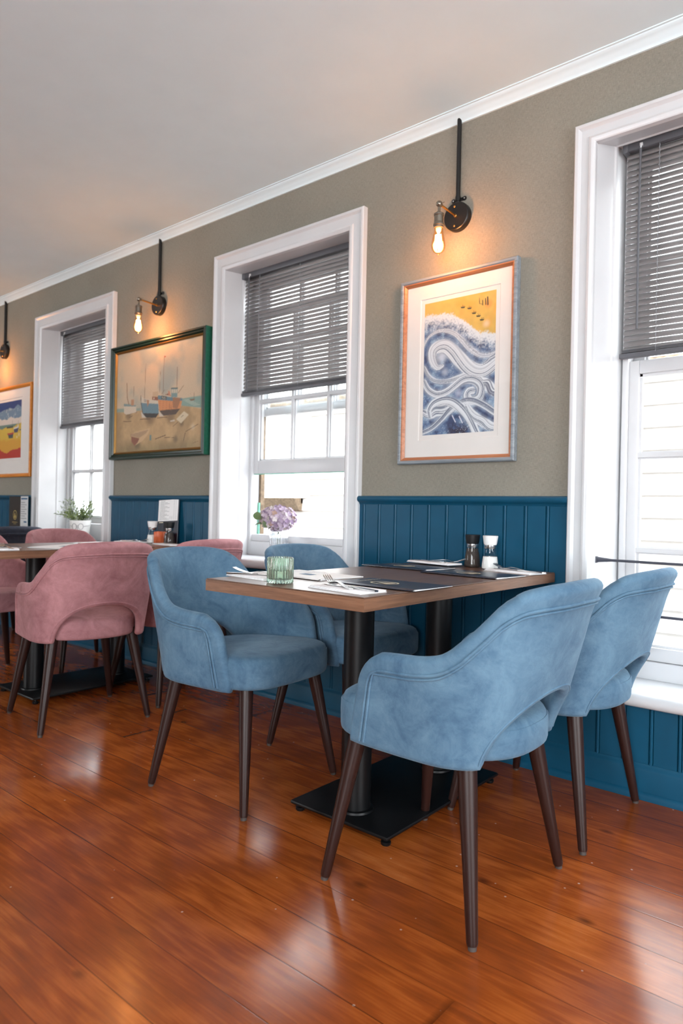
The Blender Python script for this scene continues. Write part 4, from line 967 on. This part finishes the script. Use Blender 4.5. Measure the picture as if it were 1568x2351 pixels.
# ------------------------------------------------------------------ table things
def words(bm, x0, y0, dx, dy, L, seed, h=0.0016, z=0.0, gap=0.5):
    """a line of small printed words as short marks along direction (dx, dy)"""
    r = random.Random(seed); p = 0.0
    while p < L:
        l = r.uniform(0.004, 0.011)
        a = Vector((x0 + dx * p, y0 + dy * p, z)); b = Vector((x0 + dx * min(L, p + l), y0 + dy * min(L, p + l), z)); n = Vector((-dy, dx, 0)) * h / 2
        bm.faces.new([bm.verts.new(q) for q in (a - n, b - n, b + n, a + n)]); p += l + h * 1.1
def emblem(bm, cx, cy, r, z, sx=1.0, sy=1.0, ang=0.0):
    """ring holding three sail-like blades"""
    ca, sa = math.cos(ang), math.sin(ang)
    T = lambda x, y: bm.verts.new((cx + (x * ca - y * sa) * r * sx, cy + (x * sa + y * ca) * r * sy, z))
    n = 36
    o = [T(math.cos(2 * PI * k / n), math.sin(2 * PI * k / n)) for k in range(n)]; i = [T(0.86 * math.cos(2 * PI * k / n), 0.86 * math.sin(2 * PI * k / n)) for k in range(n)]
    for k in range(n): bm.faces.new((o[k], o[(k + 1) % n], i[(k + 1) % n], i[k]))
    for pts in ([(-0.08, 0.68), (-0.60, -0.45), (-0.40, -0.62), (-0.10, -0.70)], [(0.04, 0.55), (0.02, -0.70), (0.30, -0.66), (0.34, -0.40)], [(0.34, 0.20), (0.40, -0.60), (0.62, -0.48)]):
        bm.faces.new([T(*p) for p in pts])
def menu(x, y, deg, label, cover, white_up=False, z=TZ, w=0.297, d=0.205, thick=0.006):
    root = thing('menu_booklet', label, 'menu', (x, y, z), math.radians(deg), None)
    a, b = -w / 2, w / 2; f, k = -d / 2, d / 2
    def prof(o, t):
        # U-shaped folded card, fold towards -y
        up = [(k, 0.0030 + o), (k - 0.05, 0.0032 + o), (f + 0.07, thick * 0.7 + o), (f + 0.03, thick + o), (f + 0.012, thick + o)]
        bend = [(f + 0.004, thick * 0.8 + o * 0.6), (f + 0.001 - o, thick * 0.5), (f + 0.004, 0.0012)]
        lowr = [(f + 0.012, 0.0006), (k, 0.0006)]
        path = up + bend + lowr
        return path + [(yy + (0 if i not in (5, 6, 7) else t), zz - t if i < 5 else zz + t * 0.4) for i, (yy, zz) in reversed(list(enumerate(path)))]
    bm = B(); extrude_profile_x(bm, prof(0.0004, 0.0006), a, b); finish('cover', bm, M['paper'] if white_up else cover, root, True, 40)
    bm = B(); extrude_profile_x(bm, [(yy * 0.99, zz) for yy, zz in [(k, 0.0012), (k, 0.0024), (f + 0.07, thick * 0.7 - 0.0006), (f + 0.03, thick - 0.0010), (f + 0.012, thick - 0.0010), (f + 0.012, 0.0012)]], a - 0.0004, b + 0.0004); finish('pages', bm, M['paper'], root, False)
    bm = B(); zt = lambda yy: float(np.interp(yy, [f + 0.03, f + 0.07, k - 0.05, k], [thick, thick * 0.7, 0.0032, 0.003])) + 0.0009
    if not white_up:
        emblem(bm, -0.01, -0.010, 0.036, zt(-0.046) + 0.0002, 1.25, 1.0, PI * 0.5); words(bm, -0.085, 0.070, 0, -1, 0.11, 5, 0.004, zt(-0.05) + 0.0002); words(bm, -0.098, 0.050, 0, -1, 0.07, 6, 0.002, zt(-0.05) + 0.0002)
        finish('printing', bm, M['palefoil'], root, False)
    else:
        box(bm, -0.02, 0.03, -0.02, 0.01, zt(-0.02), zt(-0.02) + 0.0002)
        for q in range(9): words(bm, -0.12, 0.085 - 0.008 * q, 1, 0, 0.09 + 0.02 * (q % 3), 30 + q, 0.0012, zt(-0.02))
        finish('printing', bm, M['blueink'], root, False)
    return root
def napkin(x, y, deg, w, d, label, z=TZ):
    bm = B(); box(bm, -w / 2, w / 2, -d / 2, d / 2, 0.0, 0.0022, 0.0008, 2); box(bm, -w / 2 + 0.001, w / 2 - 0.003, -d / 2 + 0.002, d / 2 - 0.001, 0.0022, 0.0046, 0.0009, 2); box(bm, -w / 2 + 0.004, w / 2 - 0.001, -d / 2 + 0.004, d / 2, 0.0046, 0.0066, 0.0009, 2)
    o = finish('folded_napkin', bm, M['napkin'], None, True, 40); o.location = (x, y, z); o.rotation_euler = (0, 0, math.radians(deg)); return tag(o, label, 'napkin')
def strip(bm, pts, t=0.0016):
    """flat metal strip: pts = (x, halfwidth, z)"""
    top = [(bm.verts.new((x, -h, z + t)), bm.verts.new((x, h, z + t))) for x, h, z in pts]; bot = [(bm.verts.new((x, -h, z)), bm.verts.new((x, h, z))) for x, h, z in pts]
    for i in range(len(pts) - 1):
        a, b, c, d = top[i], top[i + 1], bot[i], bot[i + 1]
        bm.faces.new((a[0], b[0], b[1], a[1])); bm.faces.new((c[0], c[1], d[1], d[0])); bm.faces.new((a[0], c[0], d[0], b[0])); bm.faces.new((a[1], b[1], d[1], c[1]))
    bm.faces.new((top[0][0], top[0][1], bot[0][1], bot[0][0])); bm.faces.new((top[-1][0], bot[-1][0], bot[-1][1], top[-1][1])); 
def fork(x, y, deg, label, z):
    root = thing('fork', label, 'fork', (x, y, z), math.radians(deg))
    bm = B(); strip(bm, [(-0.095, 0.006, 0.001), (-0.088, 0.009, 0.001), (-0.05, 0.007, 0.003), (0.0, 0.004, 0.009), (0.025, 0.0035, 0.009), (0.040, 0.008, 0.006), (0.055, 0.0115, 0.004), (0.063, 0.0118, 0.005)]); recalc(bm); finish('handle', bm, M['steel'], root, True, 50)
    for k in range(4):
        bm = B(); yy = -0.0096 + 0.0064 * k
        strip(bm, [(0.060, 0.0022, 0.0045), (0.080, 0.0019, 0.009), (0.098, 0.0015, 0.015), (0.106, 0.0008, 0.019)]); bmesh.ops.translate(bm, verts=bm.verts[:], vec=(0, yy, 0)); recalc(bm); finish('tine', bm, M['steel'], root, True, 50)
    return root
def knife(x, y, deg, label, z):
    root = thing('knife', label, 'knife', (x, y, z), math.radians(deg))
    bm = B(); strip(bm, [(-0.105, 0.006, 0.0), (-0.09, 0.0085, 0.0), (-0.02, 0.0065, 0.001), (0.0, 0.005, 0.001)], 0.0042); recalc(bm); finish('handle', bm, M['steel'], root, True, 50)
    bm = B(); strip(bm, [(0.0, 0.005, 0.002), (0.015, 0.008, 0.002), (0.075, 0.0085, 0.001), (0.098, 0.006, 0.001), (0.108, 0.001, 0.001)], 0.0014); recalc(bm); finish('blade', bm, M['steel'], root, True, 50); return root
NZ = TZ + 0.0067
# near table: four settings
menu(-1.165, -0.880, 0, 'navy menu booklet at the near right corner of the front table', M['navy'])
menu(-1.505, -0.860, -3, 'white topped menu lying behind the green glass', M['navy'], white_up=True)  # cover and pages both drawn white
menu(-1.500, -0.300, -2, 'navy menu with gold oval emblem lying at the far left of the front table', M['navy'])
menu(-1.180, -0.372, -3, 'navy menu booklet on the front table in front of the pepper and salt mills', M['navy'])
napkin(-1.165, -1.075, -6, 0.20, 0.10, 'white folded napkin at the front corner of the near table'); fork(-1.205, -1.060, 150, 'fork lying on the front corner napkin, tines raised', NZ); knife(-1.15, -1.080, 170, 'knife lying beside the fork on the front corner napkin', NZ)
napkin(-1.560, -1.030, -8, 0.20, 0.10, 'white folded napkin left of the green glass'); knife(-1.56, -1.030, 20, 'knife on the napkin left of the green glass', NZ); fork(-1.55, -1.010, 200, 'fork on the napkin left of the green glass', NZ)
napkin(-1.500, -0.115, -12, 0.23, 0.085, 'white folded napkin on top of the emblem menu by the wall', TZ + 0.0075); fork(-1.46, -0.100, -10, 'fork on the napkin by the wall left of the pepper mill, tines pointing up', NZ + 0.0075); knife(-1.53, -0.118, 165, 'knife on the napkin by the wall left of the pepper mill', NZ + 0.0075)
napkin(-1.130, -0.150, -14, 0.21, 0.095, 'white folded napkin at the far right corner of the front table'); fork(-1.125, -0.150, 165, 'fork on the far right napkin beside the salt mill', NZ); knife(-1.11, -0.165, 170, 'knife on the far right napkin beside the salt mill', NZ)
# ribbed tumblers with a tealight
def tumbler(x, y, z, mat, label, R=0.037, H=0.074):
    root = thing('ribbed_tumbler', label, 'glass', (x, y, z))
    bm = B(); lathe(bm, [(R * 0.90, 0.0), (R, 0.003), (R, 0.010), (R, H * 0.5), (R, H - 0.004), (R - 0.001, H), (R - 0.0035, H), (R - 0.0045, H - 0.004), (R - 0.0045, 0.014), (R - 0.008, 0.011), (0.0, 0.010)], n=192, rib=28, amp=0.0017, ribrange=(1, 4)); recalc(bm); finish('glass_body', bm, mat, root, True, 50)
    bm = B(); lathe(bm, [(0.019, 0.0112), (0.019, 0.024), (0.017, 0.024), (0.0165, 0.022), (0.0, 0.022)], n=24); recalc(bm); finish('tealight', bm, M['wax'], root)
    return root
tumbler(-1.400, -1.090, TZ, M['greenglass'], 'ribbed pale green glass tumbler with a tealight on the near table')
tumbler(-3.375, -0.105, TZ, M['orangeglass'], 'ribbed orange glass tealight holder on the second table between the mills', 0.036, 0.07)
def mill(x, y, z, cap, fill, label, top):
    root = thing('spice_mill', label, 'mill', (x, y, z))
    out = [(0.029, 0.0), (0.0325, 0.003), (0.0330, 0.012), (0.0305, 0.035), (0.0270, 0.058), (0.0235, 0.076), (0.0235, 0.080)]
    bm = B(); lathe(bm, out, n=32); recalc(bm); j = finish('jar', bm, M['jar'], root, True, 60)
    lv = top
    pr = [(r - 0.002, zz) for r, zz in out if zz < lv - 0.004]; pr[0] = (0.026, 0.0025); rr = float(np.interp(lv, [q[1] for q in out], [q[0] for q in out])) - 0.002
    bm = B(); lathe(bm, pr + [(rr, lv), (0.0, lv + 0.002)], n=32); recalc(bm); finish('contents', bm, fill, j, True, 40)
    bm = B(); lathe(bm, [(0.0225, 0.079), (0.0230, 0.080), (0.0230, 0.092), (0.0220, 0.0935), (0.0, 0.0935)], n=32); recalc(bm); finish('steel_collar', bm, M['steel'], root, True, 30)
    bm = B(); lathe(bm, [(0.0235, 0.0935), (0.0255, 0.100), (0.0290, 0.124), (0.0295, 0.1275), (0.0275, 0.1285), (0.0, 0.1285)], n=32); recalc(bm); finish('grinder_cap', bm, cap, root, True, 30)
    return root
mill(-1.353, -0.066, TZ, M['millblack'], M['pepper'], 'pepper mill with black cap on the near table against the blue panelling', 0.074)
mill(-1.258, -0.098, TZ, M['millwhite'], M['salt'], 'salt mill with white cap on the near table beside the pepper mill', 0.048)
mill(-3.455, -0.105, TZ, M['millwhite'], M['salt'], 'salt mill with white cap on the second table left of the orange glass', 0.048)
mill(-3.290, -0.105, TZ, M['millblack'], M['pepper'], 'pepper mill with black cap on the second table right of the orange glass', 0.066)
# upright price list leaning on the wall behind the mills of the second table
r = thing('drinks_menu', 'dark upright drinks menu with white price list leaning on the panelling behind the mills', 'menu', (-3.395, -0.045, TZ), 0)
r.rotation_euler = (math.radians(-4.5), math.radians(-3), 0)
bm = B(); box(bm, -0.100, 0.100, -0.002, 0.002, 0.0, 0.274, 0.001, 1); finish('board', bm, M['navy'], r)
bm = B(); box(bm, -0.096, 0.094, -0.0035, -0.0022, 0.132, 0.258); pg = finish('price_list', bm, M['paper'], r, False)
bm = B()
for k in range(15):
    words(bm, -0.080, 0.0, 1, 0, 0.05 + 0.02 * ((k * 7) % 3), 60 + k, 0.0024, 0.250 - 0.0077 * k)
    for q in range(2 + (k > 11) * 2): words(bm, 0.055 - 0.018 * ((k > 11) * 2) + 0.018 * q, 0.0, 1, 0, 0.005, 90 + k + q, 0.0022, 0.250 - 0.0077 * k)
bm2 = B()
for f in bm.faces:
    c = [v.co.copy() for v in f.verts]; bm2.faces.new([bm2.verts.new((p.x, -0.0038, p.z + p.y)) for p in c])
bm.free(); finish('printing', bm2, M['ink'], pg, False)
bm = B()
for z_, x_, L_, h_ in ((0.266, -0.01, 0.03, 0.005), (0.124, -0.086, 0.04, 0.005)):
    box(bm, x_, x_ + L_, -0.0026, -0.0021, z_ - h_ / 2, z_ + h_ / 2)
finish('heading', bm, M['palefoil'], r, False)
bm = B(); box(bm, -0.012, 0.040, -0.0030, 0.0030, 0.268, 0.277, 0.001); finish('clip', bm, M['paper'], r)
# second table: papers, napkins and cutlery
menu(-3.290, -0.730, -62, 'white paper menu lying slanted along the edge of the second table', M['navy'], white_up=True, w=0.32)
menu(-3.450, -0.385, 8, 'white menu sheet further back on the second table beside the wall napkin', M['navy'], white_up=True)
menu(-3.480, -0.990, -20, 'dark menu with gold emblem at the left end of the second table', M['navy'])
napkin(-3.235, -0.150, -8, 0.21, 0.095, 'white folded napkin on the second table in front of the pepper mill'); napkin(-3.560, -0.170, 14, 0.21, 0.095, 'white folded napkin on the second table left of the salt mill')
fork(-3.545, -0.175, 20, 'fork on the napkin left of the salt mill on the second table', NZ); knife(-3.57, -0.155, 10, 'knife on the napkin left of the salt mill on the second table', NZ)
napkin(-3.225, -1.045, -20, 0.14, 0.085, 'white folded napkin at the near corner of the second table'); fork(-3.225, -1.05, 170, 'fork on the napkin at the near corner of the second table', NZ)
# standing menu on the third table
r = thing('standing_menu', 'dark standing menu with gold emblem and open white page at the far left', 'menu', (-5.225, -0.062, TZ), 0)
bm = B(); box(bm, -0.185, 0.0, -0.002, 0.0, 0.0, 0.272, 0.0006, 1); cv = finish('cover', bm, M['darkmenu'], r)
bm = B(); emblem(bm, -0.085, 0.13, 0.036, 0.0, 0.9, 1.0); words(bm, -0.13, 0.075, 1, 0, 0.09, 3, 0.006); words(bm, -0.105, 0.062, 1, 0, 0.045, 4, 0.004)
bm2 = B()
for f in bm.faces: bm2.faces.new([bm2.verts.new((v.co.x, -0.0026, v.co.y)) for v in f.verts])
bm.free(); finish('gold_emblem', bm2, M['goldfoil'], cv, False)
bm = B(); vs = [bm.verts.new(p) for p in ((0.001, -0.001, 0.0), (0.145, -0.012, 0.0), (0.145, -0.012, 0.274), (0.001, -0.001, 0.274))]; bm.faces.new(vs); bmesh.ops.solidify(bm, geom=bm.faces[:], thickness=0.001); recalc(bm); pg = finish('page', bm, M['paper'], r, False)
bm = B()
def onpage(x0, x1, z0, z1): bm.faces.new([bm.verts.new((x, -0.0022 - 0.0764 * (x - 0.001), z)) for x, z in ((x0, z0), (x1, z0), (x1, z1), (x0, z1))])
onpage(0.014, 0.132, 0.250, 0.260); onpage(0.070, 0.124, 0.076, 0.086); finish('blue_heading', bm, M['blueink'], pg, False)
bm = B()
for k in range(8): onpage(0.014, 0.09 + 0.03 * (k % 2), 0.225 - 0.017 * k, 0.228 - 0.017 * k)
finish('printing', bm, M['ink'], pg, False)

# ------------------------------------------------------------------ sill plants
r = thing('potted_plant', 'leafy plant in a white pot with drawn spectacles on the far windowsill', 'plant', (-4.640, 0.10, 0.70))
bm = B(); lathe(bm, [(0.050, 0.0), (0.056, 0.003), (0.066, 0.08), (0.074, 0.150), (0.074, 0.156), (0.070, 0.156), (0.068, 0.140), (0.0, 0.138)], n=40); recalc(bm); pt = finish('pot', bm, M['pot'], r, True, 40)
bm = B(); lathe(bm, [(0.067, 0.139), (0.05, 0.145), (0.0, 0.147)], n=24); recalc(bm); finish('soil', bm, M['soil'], r)
bm = B()
# drawn spectacles: two rings, bridge and side arms on the side facing the room
def onpot(a, z): rr = 0.0565 + (z) / 0.15 * 0.0175 + 0.0012; return Vector((rr * math.cos(a), rr * math.sin(a), z))
ca = math.atan2(-2.489 - 0.1, 4.64) - 0.28
for off in (-0.33, 0.33): tube(bm, [onpot(ca + off + 0.24 * math.cos(2 * PI * k / 24), 0.112 + 0.021 * math.sin(2 * PI * k / 24)) for k in range(24)], 0.0012, 5, closed=True)
tube(bm, [onpot(ca - 0.10, 0.116), onpot(ca, 0.119), onpot(ca + 0.10, 0.116)], 0.0012, 5)
tube(bm, [onpot(ca + 0.57 + 0.1 * k, 0.113 + 0.001 * k) for k in range(9)], 0.0010, 5); tube(bm, [onpot(ca - 0.57 - 0.1 * k, 0.113 + 0.001 * k) for k in range(5)], 0.0010, 5); tube(bm, [onpot(ca, 0.112), onpot(ca + 0.03, 0.062)], 0.0012, 5)
finish('drawn_spectacles', bm, M['iron'], pt)
bs, bl_ = B(), B(); rr = random.Random(4)
for k in range(58):
    a = rr.uniform(0, 2 * PI); r0 = rr.uniform(0, 0.055); sp = rr.uniform(0.02, 0.135); hgt = rr.uniform(0.06, 0.19) * (1.1 - sp * 3)
    b0 = Vector((r0 * math.cos(a), r0 * math.sin(a), 0.142)); b1 = b0 + Vector((sp * math.cos(a), sp * math.sin(a), hgt)); mid = (b0 + b1) / 2 + Vector((0, 0, 0.02))
    pts = [b0.lerp(mid, t).lerp(mid.lerp(b1, t), t) for t in (0, .25, .5, .75, 1)]; tube(bs, pts, [0.0014, 0.0013, 0.0011, 0.0009, 0.0006], 4)
    for j in range(11):
        t = 0.2 + 0.8 * j / 10; p = b0.lerp(mid, t).lerp(mid.lerp(b1, t), t); d = (b1 - b0).normalized(); sd = d.cross(Vector((rr.uniform(-1, 1), rr.uniform(-1, 1), rr.uniform(-1, 1)))).normalized()
        dr = (d * 0.7 + sd * 0.8).normalized(); L = rr.uniform(0.020, 0.036); wv = dr.cross(d)
        wv = wv.normalized() * 0.0044 if wv.length > 1e-6 else Vector((0.003, 0, 0)); c = p + dr * L * 0.5 + Vector((0, 0, 0.002)); e = p + dr * L
        v = [bl_.verts.new(q) for q in (p, c + wv, e, c - wv)]; bl_.faces.new(v)
finish('stems', bs, M['stem'], r); finish('foliage', bl_, M['leaf'], r, False)

r = thing('flower_vase', 'ribbed glass vase holding a mauve hydrangea head on the middle windowsill', 'vase', (-2.592, 0.085, 0.70))
bm = B(); R_, H_ = 0.048, 0.152
lathe(bm, [(R_ * 0.92, 0.0), (R_, 0.004), (R_, 0.02), (R_, 0.122), (R_ * 0.97, 0.131), (R_ * 0.80, 0.138), (R_ * 0.74, 0.143), (R_ * 0.76, H_), (R_ * 0.70, H_), (R_ * 0.68, 0.143), (R_ * 0.74, 0.137), (R_ * 0.90, 0.130), (R_ * 0.92, 0.110), (R_ * 0.92, 0.012), (0, 0.009)], n=168, rib=28, amp=0.0012, ribrange=(1, 4)); recalc(bm); finish('glass_body', bm, M['vase'], r, True, 60)
fl = thing('hydrangea', 'mauve hydrangea flower head with green leaves standing in the ribbed vase', 'flower', (-2.592, 0.085, 0.70))
bm = B(); tube(bm, [(0.005, 0, 0.014), (0.002, 0.003, 0.08), (-0.006, 0, 0.15), (-0.01, 0, 0.20)], 0.0035, 8); finish('stem', bm, M['stem'], fl)
bm = B(); rr = random.Random(9); gold = PI * (3 - math.sqrt(5)); N = 230; hc = Vector((-0.010, 0.0, 0.216)); ax = Vector((0.106, 0.088, 0.066))
for k in range(N):
    zz = 1 - 2 * (k + 0.5) / N; rad = math.sqrt(1 - zz * zz); a = gold * k; n = Vector((rad * math.cos(a), rad * math.sin(a), zz))
    sc_ = rr.uniform(0.82, 1.04); p = hc + Vector((n.x * ax.x, n.y * ax.y, n.z * ax.z)) * sc_; n = (n + Vector((rr.uniform(-.35, .35), rr.uniform(-.35, .35), rr.uniform(-.35, .35)))).normalized()
    t = n.cross(Vector((0, 0, 1)) if abs(n.z) < 0.9 else Vector((1, 0, 0))).normalized(); b = n.cross(t); th0 = rr.uniform(0, PI)
    ctr = bm.verts.new(p)
    for q in range(4):
        th = th0 + q * PI / 2; d = t * math.cos(th) + b * math.sin(th); s_ = n.cross(d); L = rr.uniform(0.0125, 0.0165); w_ = L * 0.50; cup = n * L * rr.uniform(0.15, 0.55)
        vs = [bm.verts.new(p + d * L * 0.45 + s_ * w_ + cup * 0.3), bm.verts.new(p + d * L * 0.88 + s_ * w_ * 0.7 + cup), bm.verts.new(p + d * L * 1.02 + cup * 0.9), bm.verts.new(p + d * L * 0.88 - s_ * w_ * 0.7 + cup), bm.verts.new(p + d * L * 0.45 - s_ * w_ + cup * 0.3)]
        bm.faces.new([ctr] + vs)
finish('flower_head', bm, M['petal'], fl, False)
def leaf(bm, p, d, up, L, w):
    d = Vector(d).normalized(); up = Vector(up).normalized(); s_ = d.cross(up).normalized(); rows = []
    for k in range(7):
        t = k / 6; ww = w * math.sin(PI * min(1, t * 0.93 + 0.04)) ** 0.8; c = Vector(p) + d * L * t + up * L * 0.18 * math.sin(PI * t); rows.append((bm.verts.new(c - s_ * ww), bm.verts.new(c + up * -0.003), bm.verts.new(c + s_ * ww)))
    for a, b in zip(rows, rows[1:]):
        bm.faces.new((a[0], b[0], b[1], a[1])); bm.faces.new((a[1], b[1], b[2], a[2]))
for p, d, u, L, w in (((-0.09, -0.02, 0.182), (-1, -0.55, -0.12), (0.1, -0.5, 1), 0.055, 0.014), ((-0.05, -0.07, 0.218), (-0.4, -0.5, 0.15), (0.3, -1, 0.4), 0.055, 0.022), ((-0.012, -0.055, 0.165), (-0.35, -0.5, 0.75), (0.6, -1, 0.3), 0.055, 0.020)):
    bm = B(); leaf(bm, p, d, u, L, w); finish('leaf', bm, M['bigleaf'], fl, True, 80)
